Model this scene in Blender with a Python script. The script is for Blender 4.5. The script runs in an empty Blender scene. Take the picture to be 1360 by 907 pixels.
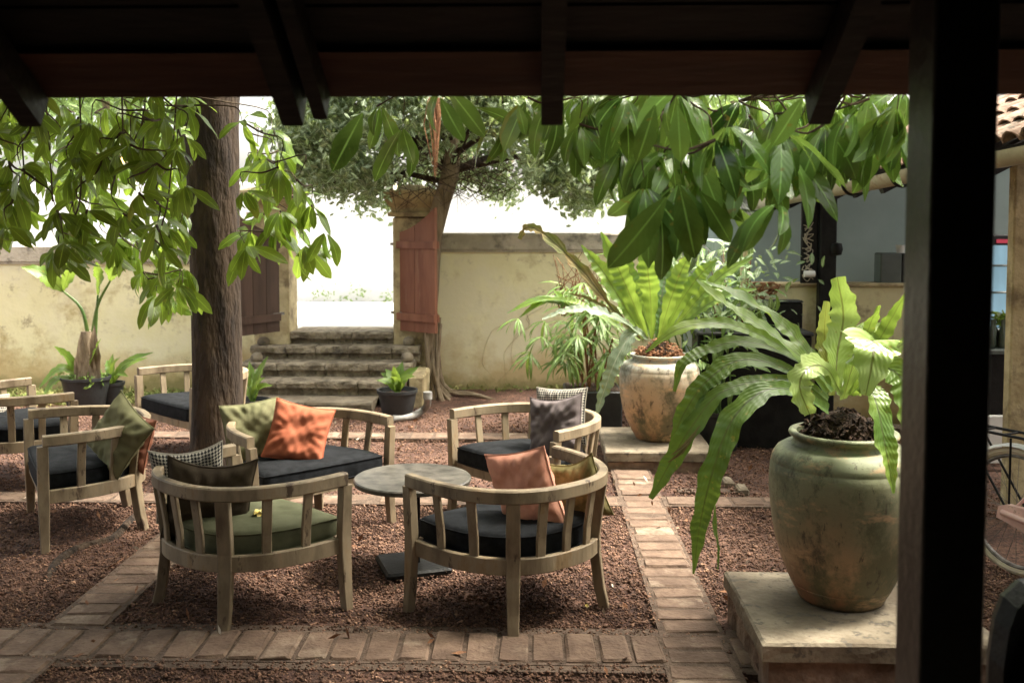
import bpy, math, random
import numpy as np
from mathutils import Vector, Matrix, Euler
random.seed(7)
RNG = np.random.default_rng(7)
S = bpy.context.scene
COL = S.collection
R = math.radians
# ---------------------------------------------------------------- camera, sky, sun, exposure
H, FPX, PITCH, YAW = 1.88, 1322.0, R(3.3), R(1.5)
KY = math.tan(PITCH) - (453.5 - 300) / FPX
cd = bpy.data.cameras.new('camera'); cam = bpy.data.objects.new('camera', cd); COL.objects.link(cam)
cam.location = (0, 0, H); cam.rotation_euler = (R(90) - PITCH, 0, YAW)
cd.sensor_width = 36; cd.lens = 36 * FPX / 1360; cd.shift_y = KY * FPX / 1360
cd.clip_start = 0.05; cd.clip_end = 500
cd.dof.use_dof = True; cd.dof.focus_distance = 5.2; cd.dof.aperture_fstop = 3.2
S.camera = cam
S.view_settings.view_transform = 'Standard'; S.view_settings.look = 'None'
S.view_settings.exposure = 2.35; S.view_settings.gamma = 1
W = bpy.data.worlds.new('World'); S.world = W; W.use_nodes = True
nt = W.node_tree; bg = nt.nodes['Background']
sky = nt.nodes.new('ShaderNodeTexSky'); sky.sky_type = 'NISHITA'; sky.sun_disc = False
SUN_EL, SUN_AZ = R(60), R(76)          # azimuth clockwise from +Y
sky.sun_elevation = SUN_EL; sky.sun_rotation = SUN_AZ; sky.dust_density = 6; sky.air_density = 0.8; sky.ozone_density = 0.6
hs = nt.nodes.new('ShaderNodeHueSaturation'); hs.inputs['Saturation'].default_value = .35; nt.links.new(sky.outputs[0], hs.inputs['Color'])
wm = nt.nodes.new('ShaderNodeMix'); wm.data_type = 'RGBA'; wm.blend_type = 'MULTIPLY'; wm.inputs[0].default_value = 1; wm.inputs[7].default_value = (1.04, 1.0, .90, 1); nt.links.new(hs.outputs[0], wm.inputs[6]); nt.links.new(wm.outputs[2], bg.inputs[0]); bg.inputs[1].default_value = 0.15
ld = bpy.data.lights.new('sun', 'SUN'); ld.energy = 2.2; ld.angle = R(12); ld.color = (1, .93, .80)
sun = bpy.data.objects.new('sun', ld); COL.objects.link(sun)
sdir = Vector((math.sin(SUN_AZ) * math.cos(SUN_EL), math.cos(SUN_AZ) * math.cos(SUN_EL), math.sin(SUN_EL)))
sun.rotation_euler = sdir.to_track_quat('Z', 'Y').to_euler(); sun.location = sdir * 40
S.cycles.max_bounces = 10; S.cycles.transparent_max_bounces = 8

def ray(px, py):
    x = (px - 680) / FPX; y = (453.5 - py) / FPX + KY
    cp, sp = math.cos(PITCH), math.sin(PITCH)
    a, b, c_ = x, cp + sp * y, -sp + cp * y
    c, s = math.cos(YAW), math.sin(YAW)
    return Vector((c * a - s * b, s * a + c * b, c_))
def G(px, py, z=0.0):
    d = ray(px, py); t = (z - H) / d.z; return Vector((0, 0, H)) + d * t
def P(px, py, Y):
    d = ray(px, py); t = Y / d.y; return Vector((0, 0, H)) + d * t

# ---------------------------------------------------------------- materials
MATS = {}
def nodes(name):
    m = bpy.data.materials.new(name); m.use_nodes = True; MATS[name] = m
    n = m.node_tree.nodes; l = m.node_tree.links; return m, n, l, n['Principled BSDF'], n['Material Output']
def ramp(n, stops):
    r = n.new('ShaderNodeValToRGB'); e = r.color_ramp.elements
    while len(e) < len(stops): e.new(0.5)
    for k, (p, c) in enumerate(stops): e[k].position = p; e[k].color = (*c, 1)
    return r
def pmat(name, stops, scale=6, rough=.7, bump=.3, bscale=None, stretch=(1, 1, 1), detail=8, dist=.02, spec=.4, noise_rough=.6, vor=None, blotch=None):
    """noise colour + noise bump; blotch=(scale, colour, lo, hi) adds stains with a shape of their own"""
    m, n, l, b, o = nodes(name)
    tc = n.new('ShaderNodeTexCoord'); mp = n.new('ShaderNodeMapping'); mp.inputs['Scale'].default_value = stretch
    oi = n.new('ShaderNodeObjectInfo'); va = n.new('ShaderNodeVectorMath'); va.operation = 'MULTIPLY_ADD'; l.new(oi.outputs['Random'], va.inputs[0]); va.inputs[1].default_value = (31, 17, 23); l.new(tc.outputs['Object'], va.inputs[2])
    l.new(va.outputs[0], mp.inputs[0])
    nz = n.new('ShaderNodeTexNoise'); nz.inputs['Scale'].default_value = scale; nz.inputs['Detail'].default_value = detail; nz.inputs['Roughness'].default_value = noise_rough
    l.new(mp.outputs[0], nz.inputs[0]); r = ramp(n, [((p_ - .5) * .55 + .5, c_) for p_, c_ in stops]); l.new(nz.outputs[0], r.inputs[0]); col = r.outputs[0]
    for (bs, bc, lo, hi) in (blotch or []):
        n2 = n.new('ShaderNodeTexNoise'); n2.inputs['Scale'].default_value = bs; n2.inputs['Detail'].default_value = 10; n2.inputs['Roughness'].default_value = .7; l.new(mp.outputs[0], n2.inputs[0])
        r2 = ramp(n, [(.5 + (lo - .5) * .7, (0, 0, 0)), (.5 + (hi - .5) * .6, (1, 1, 1))]); l.new(n2.outputs[0], r2.inputs[0])
        mx = n.new('ShaderNodeMix'); mx.data_type = 'RGBA'; l.new(r2.outputs[0], mx.inputs[0]); l.new(col, mx.inputs[6]); mx.inputs[7].default_value = (*bc, 1); col = mx.outputs[2]
    if vor:
        v = n.new('ShaderNodeTexVoronoi'); v.inputs['Scale'].default_value = vor[0]; l.new(tc.outputs['Object'], v.inputs[0])
        sp = n.new('ShaderNodeSeparateColor'); l.new(v.outputs['Color'], sp.inputs[0])
        rv = ramp(n, vor[1]); l.new(sp.outputs[0], rv.inputs[0])
        mx = n.new('ShaderNodeMix'); mx.data_type = 'RGBA'; mx.blend_type = 'MULTIPLY'; mx.inputs[0].default_value = 1; l.new(col, mx.inputs[6]); l.new(rv.outputs[0], mx.inputs[7]); col = mx.outputs[2]
    l.new(col, b.inputs['Base Color']); b.inputs['Roughness'].default_value = rough; b.inputs['Specular IOR Level'].default_value = spec
    nb = n.new('ShaderNodeTexNoise'); nb.inputs['Scale'].default_value = bscale or scale * 4; nb.inputs['Detail'].default_value = 8; l.new(mp.outputs[0], nb.inputs[0])
    bp = n.new('ShaderNodeBump'); bp.inputs['Strength'].default_value = bump; bp.inputs['Distance'].default_value = dist
    l.new(nb.outputs[0], bp.inputs['Height']); l.new(bp.outputs[0], b.inputs['Normal'])
    return m
def leafmat(name, c1, c2, trans, rough=.35, veins=10, vein_col=None, tint=.45, spec=.5, rand=.5, bumpd=.004, vstr=.35):
    """leaf: per-object and noise colour, pale midrib and side veins from the UV map, light passes through"""
    m, n, l, b, o = nodes(name)
    uv = n.new('ShaderNodeTexCoord'); sx = n.new('ShaderNodeSeparateXYZ'); l.new(uv.outputs['UV'], sx.inputs[0])
    oi = n.new('ShaderNodeObjectInfo'); nz = n.new('ShaderNodeTexNoise'); nz.inputs['Scale'].default_value = 5; nz.inputs['Detail'].default_value = 5
    geo = n.new('ShaderNodeNewGeometry'); l.new(geo.outputs['Position'], nz.inputs[0])
    mm = n.new('ShaderNodeMath'); mm.operation = 'MULTIPLY_ADD'; l.new(oi.outputs['Random'], mm.inputs[0]); mm.inputs[1].default_value = rand
    s2 = n.new('ShaderNodeMath'); s2.operation = 'MULTIPLY_ADD'; l.new(nz.outputs[0], s2.inputs[0]); s2.inputs[1].default_value = 2.2; s2.inputs[2].default_value = -.90
    l.new(s2.outputs[0], mm.inputs[2])
    r = ramp(n, [(.1, c1), (.9, c2)]); l.new(mm.outputs[0], r.inputs[0])
    # midrib: |u-.5|
    a = n.new('ShaderNodeMath'); a.operation = 'SUBTRACT'; l.new(sx.outputs[0], a.inputs[0]); a.inputs[1].default_value = .5
    ab = n.new('ShaderNodeMath'); ab.operation = 'ABSOLUTE'; l.new(a.outputs[0], ab.inputs[0])
    rr = ramp(n, [(.018, (1, 1, 1)), (.05, (0, 0, 0))]); l.new(ab.outputs[0], rr.inputs[0])
    # side veins: stripes in v - |u|
    q = n.new('ShaderNodeMath'); q.operation = 'MULTIPLY_ADD'; l.new(ab.outputs[0], q.inputs[0]); q.inputs[1].default_value = -.45; l.new(sx.outputs[1], q.inputs[2])
    w = n.new('ShaderNodeMath'); w.operation = 'MULTIPLY'; l.new(q.outputs[0], w.inputs[0]); w.inputs[1].default_value = veins * 6.283
    sn = n.new('ShaderNodeMath'); sn.operation = 'SINE'; l.new(w.outputs[0], sn.inputs[0])
    rv = ramp(n, [(.82, (0, 0, 0)), (1, (1, 1, 1))])
    l.new(sn.outputs[0], rv.inputs[0])
    ad = n.new('ShaderNodeMath'); ad.operation = 'MULTIPLY'; ad.inputs[1].default_value = vstr; l.new(rv.outputs[0], ad.inputs[0])
    mxx = n.new('ShaderNodeMath'); mxx.operation = 'MAXIMUM'; l.new(ad.outputs[0], mxx.inputs[0]); l.new(rr.outputs[0], mxx.inputs[1])
    vc = vein_col or tuple(min(1, x * 1.9 + .02) for x in c2)
    mx = n.new('ShaderNodeMix'); mx.data_type = 'RGBA'; l.new(mxx.outputs[0], mx.inputs[0]); l.new(r.outputs[0], mx.inputs[6]); mx.inputs[7].default_value = (*vc, 1)
    yl = ramp(n, [(.975, (0, 0, 0)), (.98, (.6, .6, .6))]); l.new(oi.outputs['Random'], yl.inputs[0]); sp_ = n.new('ShaderNodeTexNoise'); sp_.inputs['Scale'].default_value = 34; sp_.inputs['Detail'].default_value = 3; l.new(geo.outputs['Position'], sp_.inputs[0])
    sr = ramp(n, [(.66, (0, 0, 0)), (.71, (.7, .7, .7))]); l.new(sp_.outputs[0], sr.inputs[0]); m0 = n.new('ShaderNodeMath'); m0.operation = 'MAXIMUM'; l.new(yl.outputs[0], m0.inputs[0]); l.new(sr.outputs[0], m0.inputs[1])
    my = n.new('ShaderNodeMix'); my.data_type = 'RGBA'; l.new(m0.outputs[0], my.inputs[0]); l.new(mx.outputs[2], my.inputs[6]); my.inputs[7].default_value = (.26, .20, .04, 1); mx = my
    l.new(mx.outputs[2], b.inputs['Base Color']); b.inputs['Roughness'].default_value = rough; b.inputs['Specular IOR Level'].default_value = spec
    bp = n.new('ShaderNodeBump'); bp.inputs['Strength'].default_value = .35; bp.inputs['Distance'].default_value = bumpd * .7; l.new(sn.outputs[0], bp.inputs['Height']); l.new(bp.outputs[0], b.inputs['Normal'])
    tr = n.new('ShaderNodeBsdfTranslucent'); h = n.new('ShaderNodeMix'); h.data_type = 'RGBA'; h.inputs[0].default_value = tint
    l.new(mx.outputs[2], h.inputs[6]); h.inputs[7].default_value = (.40, .54, .07, 1); l.new(h.outputs[2], tr.inputs[0])
    ms = n.new('ShaderNodeMixShader'); ms.inputs[0].default_value = trans; l.new(b.outputs[0], ms.inputs[1]); l.new(tr.outputs[0], ms.inputs[2]); l.new(ms.outputs[0], o.inputs[0])
    return m

g3 = lambda v: (v, v, v)
pmat('earth', [(.3, (0.07225, 0.034, 0.0238)), (.7, (0.1445, 0.0765, 0.051))], 3, .95, .8, 60, dist=.02, vor=(55, [(0, g3(.35)), (1, g3(1.3))]))
pmat('pebble', [(.3, (.118, .064, .040)), (.7, (.215, .128, .088))], 3, .9, .4, 90, vor=(38, [(0, (.4, .38, .38)), (.5, (.85, .8, .78)), (.93, (1.25, 1.2, 1.15)), (1, (2.3, 2.4, 2.3))]))
pmat('brick', [(.3, (0.103, 0.06521, 0.04462)), (.7, (0.1853, 0.1236, 0.0858))], 5, .9, .7, 45, dist=.012, blotch=[(9, (.12, .075, .05), .52, .72), (3, (.29, .225, .165), .55, .8)])
pmat('joint_sand', [(.3, (.07, .047, .033)), (.7, (.13, .09, .065))], 20, 1, .6, 80)
pmat('yellow_plaster', [(.3, (.73, .67, .41)), (.7, (.82, .76, .50))], 1.6, .9, .35, 18, dist=.01,
     blotch=[(1.3, (.44, .34, .16), .56, .78), (5, (.36, .30, .19), .60, .80), (.7, (.76, .70, .50), .5, .7)])
pmat('wall_base', [(.35, (.36, .24, .11)), (.65, (.56, .44, .22))], 4, .95, .5, 25, blotch=[(3, (.20, .19, .07), .5, .62)])
pmat('coping', [(.3, (.36, .32, .25)), (.7, (.52, .46, .37))], 3, .9, .5, 30, blotch=[(4, (.16, .145, .12), .55, .75)])
pmat('sandstone', [(.3, (.40, .32, .18)), (.7, (.56, .47, .28))], 5, .9, .5, 30, blotch=[(4, (.22, .17, .10), .5, .72)])
pmat('step_stone', [(.3, (0.144, 0.117, 0.081)), (.7, (0.342, 0.288, 0.207))], 7, .9, .9, 40, dist=.03, blotch=[(5, (.10, .085, .065), .58, .74)])
pmat('concrete', [(.3, (.125, .098, .066)), (.7, (.25, .21, .15))], 4, .9, .5, 40, dist=.012, blotch=[(3, (.14, .11, .075), .5, .72), (14, (.10, .085, .065), .56, .7)])
pmat('red_base', [(.3, (.13, .085, .058)), (.7, (.25, .175, .125))], 6, .95, .7, 30)
pmat('teak', [(.2, (0.1295, 0.0931, 0.05667)), (.5, (0.2429, 0.1903, 0.1214)), (.8, (0.3481, 0.2955, 0.2145))], 7, .62, .6, 34, stretch=(1, 1, .35), dist=.004, blotch=[(7, (.25, .17, .09), .5, .75), (15, (.07, .045, .028), .62, .74)])
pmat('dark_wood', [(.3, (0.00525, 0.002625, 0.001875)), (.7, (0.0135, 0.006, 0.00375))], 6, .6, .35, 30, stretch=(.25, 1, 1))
pmat('eave_wood', [(.3, (0.068, 0.024, 0.0144)), (.7, (0.152, 0.06, 0.0344))], 4, .6, .3, 30, stretch=(.15, 1, 1))
pmat('post_paint', [(.3, (0.03375, 0.03, 0.0255)), (.7, (0.0525, 0.0465, 0.03975))], 8, .35, .2, 40)
pmat('black_paint', [(.3, (.006, .006, .006)), (.7, (.014, .014, .013))], 10, .5, .15, 60, spec=.2)
pmat('black_fabric', [(.3, (.006, .007, .008)), (.7, (.014, .0155, .018))], 20, .85, .5, 300, spec=.12, dist=.003)
pmat('green_fabric', [(.3, (0.0765, 0.081, 0.045)), (.7, (0.1125, 0.117, 0.0702))], 6, .9, .4, 260, spec=.12, dist=.003)
pmat('olive_fabric', [(.3, (0.144, 0.144, 0.0765)), (.7, (0.198, 0.1935, 0.108))], 6, .92, .4, 260, spec=.12, dist=.003)
pmat('gold_fabric', [(.3, (.13, .115, .045)), (.7, (.24, .20, .09))], 9, .92, .5, 160, spec=.12, dist=.004)
pmat('orange_fabric', [(.3, (0.324, 0.099, 0.0522)), (.7, (0.423, 0.144, 0.081))], 6, .92, .4, 260, spec=.12, dist=.003)
pmat('salmon_fabric', [(.3, (.58, .26, .18)), (.7, (.70, .36, .26))], 6, .92, .4, 260, spec=.12, dist=.003)
pmat('brown_fabric', [(.3, (.030, .022, .014)), (.7, (.055, .042, .026))], 6, .9, .4, 260, spec=.12, dist=.003)
pmat('mauve_fabric', [(.3, (.10, .082, .082)), (.7, (.155, .13, .13))], 6, .92, .4, 260, spec=.12, dist=.003)
pmat('stone_top', [(.3, (0.0425, 0.03995, 0.034)), (.7, (0.102, 0.0952, 0.08075))], 14, .32, .25, 50, dist=.004, blotch=[(3, (.16, .145, .12), .5, .75)])
pmat('bark', [(.3, (0.0153, 0.00935, 0.00595)), (.7, (0.0527, 0.034, 0.0204))], 8, .95, 1, 30, stretch=(1, 1, .3), dist=.03, blotch=[(5, (.09, .06, .04), .58, .74), (9, (.035, .022, .014), .55, .68)])
pmat('root_bark', [(.3, (0.136, 0.09775, 0.0595)), (.7, (0.272, 0.2125, 0.1445))], 8, .95, .8, 30, stretch=(1, 1, .3))
pmat('dry_root', [(.3, (.16, .07, .035)), (.7, (.32, .16, .08))], 12, .95, .7, 50)
pmat('twig', [(.3, (.045, .03, .018)), (.7, (.10, .07, .04))], 12, .9, .5, 50)
pmat('soil', [(.3, (.018, .011, .007)), (.7, (.08, .045, .028))], 30, 1, 1, 60, dist=.05)
pmat('gate_red', [(.3, (0.187, 0.0663, 0.03825)), (.7, (0.2805, 0.1148, 0.068))], 3, .55, .25, 60, dist=.0015, stretch=(2, 2, .3), blotch=[(4, (.30, .155, .10), .6, .85)])
pmat('gate_brown', [(.3, (0.054, 0.0288, 0.0198)), (.7, (0.099, 0.0558, 0.0405))], 3, .6, .3, 60, dist=.0015, stretch=(2, 2, .3))
pmat('white_wash', [(.3, (.60, .60, .60)), (.7, (.70, .70, .70))], 2, .9, .2, 14)
pmat('street', [(.3, (.36, .36, .36)), (.7, (.46, .46, .45))], 2, .9, .2, 30)
pmat('blue_plaster', [(.3, (.34, .42, .40)), (.7, (.40, .48, .46))], 1.5, .7, .1, 12)
pmat('grey_metal', [(.3, (0.08, 0.1, 0.092)), (.7, (0.112, 0.132, 0.124))], 5, .4, .05, 20)
pmat('black_plastic', [(.3, (0.0176, 0.0192, 0.0208)), (.7, (0.032, 0.0344, 0.0368))], 6, .5, .15, 60)
pmat('grey_pipe', [(.3, (.22, .22, .21)), (.7, (.36, .35, .33))], 8, .5, .2, 30)
pmat('gutter', [(.3, (0.32, 0.288, 0.192)), (.7, (0.432, 0.392, 0.272))], 5, .5, .15, 20, blotch=[(5, (.25, .18, .10), .55, .75)])
pmat('roof_tile', [(.3, (0.15, 0.0825, 0.0525)), (.7, (0.345, 0.24, 0.18))], 6, .9, .6, 30, blotch=[(4, (.09, .07, .05), .52, .68)])
pmat('rubber', [(.3, (.50, .43, .32)), (.7, (.62, .54, .42))], 8, .7, .2, 50)
pmat('pink_paint', [(.3, (.62, .38, .33)), (.7, (.74, .50, .45))], 6, .4, .1, 30, blotch=[(12, (.34, .22, .17), .6, .75)])
pmat('old_steel', [(.3, (.10, .09, .08)), (.7, (.24, .22, .20))], 20, .4, .2, 60)
pmat('yellow_petal', [(.3, (.80, .58, .10)), (.7, (.90, .80, .40))], 40, .8, .5, 60)
pmat('white_enamel', [(.3, (.7, .7, .68)), (.7, (.8, .8, .78))], 4, .3, .05, 20)
pmat('bottle_glass', [(.3, (.05, .07, .05)), (.7, (.10, .12, .09))], 4, .15, .02, 20)
pmat('grass', [(.2, (.07, .10, .02)), (.5, (.16, .20, .05)), (.8, (.35, .30, .12))], 3, .8, .2, 30)
leafmat('tree_leaf', (.009, .036, .005), (.15, .25, .022), .52, .33, 9, rand=.8, vstr=.12, tint=.55, bumpd=.0012)
leafmat('glossy_leaf', (.010, .045, .010), (.17, .32, .07), .36, .20, 9, rand=.95, vstr=.05, tint=.4, bumpd=.0007)
leafmat('fern_leaf', (.07, .15, .02), (.24, .35, .06), .42, .38, 16, rand=.35, vein_col=(.05, .07, .015), vstr=.0, bumpd=.002)
leafmat('fern_dark', (.025, .075, .010), (.11, .20, .028), .34, .46, 16, rand=.35, vein_col=(.025, .035, .01), vstr=.0, bumpd=.002)
leafmat('fern_grey', (.16, .22, .14), (.28, .34, .24), .25, .5, 16, rand=.3, vein_col=(.34, .38, .28), vstr=.2)
leafmat('fern_brown', (.10, .11, .03), (.22, .11, .045), .25, .8, 8, rand=.3, vein_col=(.03, .02, .01), vstr=.1, tint=.1)
leafmat('fern_painted_sun', (.28, .41, .09), (.48, .58, .25), .40, .28, 16, rand=.35, vein_col=(.12, .12, .04), vstr=.0, bumpd=.002)  # sunlit highlights of the brightest fronds, put into the leaf colour
leafmat('small_leaf', (.12, .17, .09), (.38, .44, .30), .30, .5, 3, vstr=0, rand=.1)
leafmat('far_leaf', (.12, .19, .06), (.26, .36, .14), .35, .7, 3, vstr=0, rand=.1)
leafmat('palm_leaf', (.05, .11, .025), (.16, .25, .06), .35, .5, 2, vstr=0)
leafmat('variegated_leaf', (.10, .19, .06), (.44, .50, .34), .35, .5, 5, vstr=.2, rand=1)
def foot_stain(m, h, col, col2):
    n, l = m.node_tree.nodes, m.node_tree.links; b = n['Principled BSDF']; src = b.inputs['Base Color'].links[0].from_socket
    geo = n.new('ShaderNodeNewGeometry'); sx = n.new('ShaderNodeSeparateXYZ'); l.new(geo.outputs['Position'], sx.inputs[0])
    for c, hh, sc in ((col, h, 1.4), (col2, h * .38, 3.0)):
        q = n.new('ShaderNodeTexNoise'); q.inputs['Scale'].default_value = sc; q.inputs['Detail'].default_value = 10; q.inputs['Roughness'].default_value = .7; l.new(geo.outputs['Position'], q.inputs[0])
        a = n.new('ShaderNodeMath'); a.operation = 'MULTIPLY_ADD'; l.new(q.outputs[0], a.inputs[0]); a.inputs[1].default_value = -hh * 3.2; a.inputs[2].default_value = hh * 1.6
        d = n.new('ShaderNodeMath'); d.operation = 'ADD'; l.new(a.outputs[0], d.inputs[0]); l.new(sx.outputs[2], d.inputs[1])
        r = ramp(n, [(hh * .45, (.8, .8, .8)), (min(.98, hh * 1.25), (0, 0, 0))]); l.new(d.outputs[0], r.inputs[0])
        mx = n.new('ShaderNodeMix'); mx.data_type = 'RGBA'; l.new(r.outputs[0], mx.inputs[0]); l.new(src, mx.inputs[6]); mx.inputs[7].default_value = (*c, 1); src = mx.outputs[2]
    l.new(src, b.inputs['Base Color'])
foot_stain(MATS['yellow_plaster'], .42, (.50, .36, .17), (.21, .19, .07))
def woven():
    m, n, l, b, o = nodes('woven_check')
    tc = n.new('ShaderNodeTexCoord'); mp = n.new('ShaderNodeMapping'); mp.inputs['Rotation'].default_value = (0, 0, R(45)); mp.inputs['Scale'].default_value = (30, 30, 1)
    l.new(tc.outputs['UV'], mp.inputs[0]); c = n.new('ShaderNodeTexChecker'); c.inputs['Scale'].default_value = 1; l.new(mp.outputs[0], c.inputs[0])
    c.inputs['Color1'].default_value = (.016, .016, .016, 1); c.inputs['Color2'].default_value = (.40, .37, .31, 1)
    l.new(c.outputs[0], b.inputs['Base Color']); b.inputs['Roughness'].default_value = .9
    bp = n.new('ShaderNodeBump'); bp.inputs['Distance'].default_value = .004; l.new(c.outputs[1], bp.inputs['Height']); l.new(bp.outputs[0], b.inputs['Normal'])
woven()
def emis(name, col, st):
    m, n, l, b, o = nodes(name); nz = n.new('ShaderNodeTexNoise'); nz.inputs['Scale'].default_value = 6
    r = ramp(n, [(.3, tuple(x * .6 for x in col)), (.7, col)]); l.new(nz.outputs[0], r.inputs[0])
    l.new(r.outputs[0], b.inputs['Emission Color']); b.inputs['Emission Strength'].default_value = st; b.inputs['Base Color'].default_value = (*col, 1)
emis('bulb_glow', (1, .55, .18), 1.6); emis('bulb_pale', (1, .85, .6), .6); emis('fridge_glow', (.30, .50, .62), .13); emis('red_sign', (.6, .06, .10), .10)

# ---------------------------------------------------------------- helpers
ZERO = Vector((0, 0, 0))
def root(name, label, cat, loc=(0, 0, 0), rz=0, group=None):
    o = bpy.data.objects.new(name, None); COL.objects.link(o); o.empty_display_size = .1
    o.location = loc; o.rotation_euler = (0, 0, rz); o['label'] = label; o['category'] = cat
    if group: o['group'] = group
    return o
def tag(o, label, cat, group=None):
    o['label'] = label; o['category'] = cat
    if group: o['group'] = group
    return o
def link(name, me, mat=None, parent=None, world=False, kind=None, label=None):
    """world=True: vertices are world coordinates although the parent stands elsewhere (parents that use this are never turned)"""
    o = bpy.data.objects.new(name, me); COL.objects.link(o)
    if mat and not me.materials: me.materials.append(MATS[mat])
    if parent:
        o.parent = parent
        if world: o.location = -world_loc(parent)
    if kind: o['kind'] = kind
    if label: o['label'] = label
    return o
def world_loc(o):
    v = Vector(o.location)
    while o.parent: o = o.parent; v += Vector(o.location)
    return v
class MB:
    def __init__(s): s.v = []; s.f = []; s.uv = {}
    def add(s, vs, fs):
        k = len(s.v); s.v += [tuple(v) for v in vs]; s.f += [tuple(i + k for i in f) for f in fs]; return s
    def box(s, lo, hi, M=None, j=0):
        x0, y0, z0 = lo; x1, y1, z1 = hi
        vs = [(x, y, z) for z in (z0, z1) for y in (y0, y1) for x in (x0, x1)]
        if j: vs = [tuple(c + random.uniform(-j, j) for c in v) for v in vs]
        if M: vs = [M @ Vector(v) for v in vs]
        return s.add(vs, [(0, 2, 3, 1), (4, 5, 7, 6), (0, 1, 5, 4), (2, 6, 7, 3), (0, 4, 6, 2), (1, 3, 7, 5)])
    def cbox(s, lo, hi, c=.008, M=None, j=0):
        """box with chamfered top edges and corners"""
        x0, y0, z0 = lo; x1, y1, z1 = hi
        pts = []
        for z, e in ((z0, 0), (z1 - c, 0), (z1, c)):
            for (x, y) in ((x0, y0), (x1, y0), (x1, y1), (x0, y1)):
                sx = 1 if x == x0 else -1; sy = 1 if y == y0 else -1
                a = (x + sx * (e + c), y + sy * e, z); b = (x + sx * e, y + sy * (e + c), z)
                pts += [b, a] if (x, y) in ((x0, y0), (x1, y1)) else [a, b]
        if j: pts = [tuple(q + random.uniform(-j, j) for q in p) for p in pts]
        if M: pts = [M @ Vector(p) for p in pts]
        fs = [tuple(range(7, -1, -1)), tuple(range(16, 24))]
        for k in range(2):
            for i in range(8): a = k * 8 + i; b = k * 8 + (i + 1) % 8; fs.append((a, b, b + 8, a + 8))
        return s.add(pts, fs)
    def tube(s, pts, rad, n=8, cap=True, flat=1.0):
        pts = [Vector(p) for p in pts]; k0 = len(s.v); m = len(pts)
        rads = rad if hasattr(rad, '__len__') else [rad] * m
        up = Vector((0, 0, 1)); T0 = (pts[1] - pts[0]).normalized()
        if abs(T0.z) > .9: up = Vector((0, 1, 0))
        X = T0.cross(up).normalized()
        for i, p in enumerate(pts):
            T = (pts[min(i + 1, m - 1)] - pts[max(i - 1, 0)]).normalized()
            X = (X - T * X.dot(T)).normalized(); Y = T.cross(X)
            for q in range(n):
                a = 2 * math.pi * q / n; s.v.append(tuple(p + (X * math.cos(a) + Y * math.sin(a) * flat) * rads[i]))
        for i in range(m - 1):
            for q in range(n):
                a = k0 + i * n + q; b = k0 + i * n + (q + 1) % n; s.f.append((a, b, b + n, a + n))
        if cap: s.f.append(tuple(k0 + q for q in range(n - 1, -1, -1))); s.f.append(tuple(k0 + (m - 1) * n + q for q in range(n)))
        return s
    def lathe(s, prof, n=32, c=(0, 0, 0), wob=0):
        k0 = len(s.v); ph = random.random() * 6
        for (r, z) in prof:
            for q in range(n):
                a = 2 * math.pi * q / n; rr = r * (1 + wob * math.sin(2 * a + ph + z * 2)); s.v.append((c[0] + rr * math.cos(a), c[1] + rr * math.sin(a), c[2] + z))
        for i in range(len(prof) - 1):
            for q in range(n):
                a = k0 + i * n + q; b = k0 + i * n + (q + 1) % n; s.f.append((a, b, b + n, a + n))
        return s
    def sweep(s, pts, w, h, closed=False):
        """flat bar: plan width w, height h along a curve whose points are the centre of the bar; ws can vary"""
        k0 = len(s.v); m = len(pts); pts = [Vector(p) for p in pts]
        for i, p in enumerate(pts):
            T = (pts[min(i + 1, m - 1)] - pts[max(i - 1, 0)]); T.z = 0; T.normalize(); N = Vector((T.y, -T.x, 0))
            c = min(w, h) * .14
            for (a, b) in ((-w / 2 + c, -h / 2), (w / 2 - c, -h / 2), (w / 2, -h / 2 + c), (w / 2, h / 2 - c), (w / 2 - c, h / 2), (-w / 2 + c, h / 2), (-w / 2, h / 2 - c), (-w / 2, -h / 2 + c)):
                s.v.append(tuple(p + N * a + Vector((0, 0, b))))
        for i in range(m - 1):
            for q in range(8):
                a = k0 + i * 8 + q; b = k0 + i * 8 + (q + 1) % 8; s.f.append((b, a, a + 8, b + 8))
        s.f.append(tuple(k0 + q for q in range(8))); s.f.append(tuple(k0 + (m - 1) * 8 + q for q in range(7, -1, -1)))
        return s
    def mesh(s, name, smooth=False, angle=None):
        me = bpy.data.meshes.new(name); me.from_pydata(s.v, [], s.f); me.update()
        if smooth:
            me.shade_smooth()
            if angle: me.set_sharp_from_angle(angle=R(angle))
        return me
    def build(s, name, mat, parent=None, smooth=False, angle=40, **k):
        return link(name, s.mesh(name, smooth, angle), mat, parent, **k)
def fast_mesh(name, V, F, uv=None, smooth=False):
    """V (n,3), F (m,k) with k constant"""
    me = bpy.data.meshes.new(name); k = F.shape[1]
    me.vertices.add(len(V)); me.vertices.foreach_set('co', V.astype(np.float32).ravel())
    me.loops.add(F.size); me.loops.foreach_set('vertex_index', F.astype(np.int32).ravel())
    me.polygons.add(len(F)); me.polygons.foreach_set('loop_start', np.arange(0, F.size, k, dtype=np.int32)); me.polygons.foreach_set('loop_total', np.full(len(F), k, dtype=np.int32))
    me.update(calc_edges=True)
    if uv is not None:
        u = me.uv_layers.new(name='UVMap'); u.data.foreach_set('uv', uv[F.ravel()].astype(np.float32).ravel())
    if smooth: me.shade_smooth()
    return me
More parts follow.
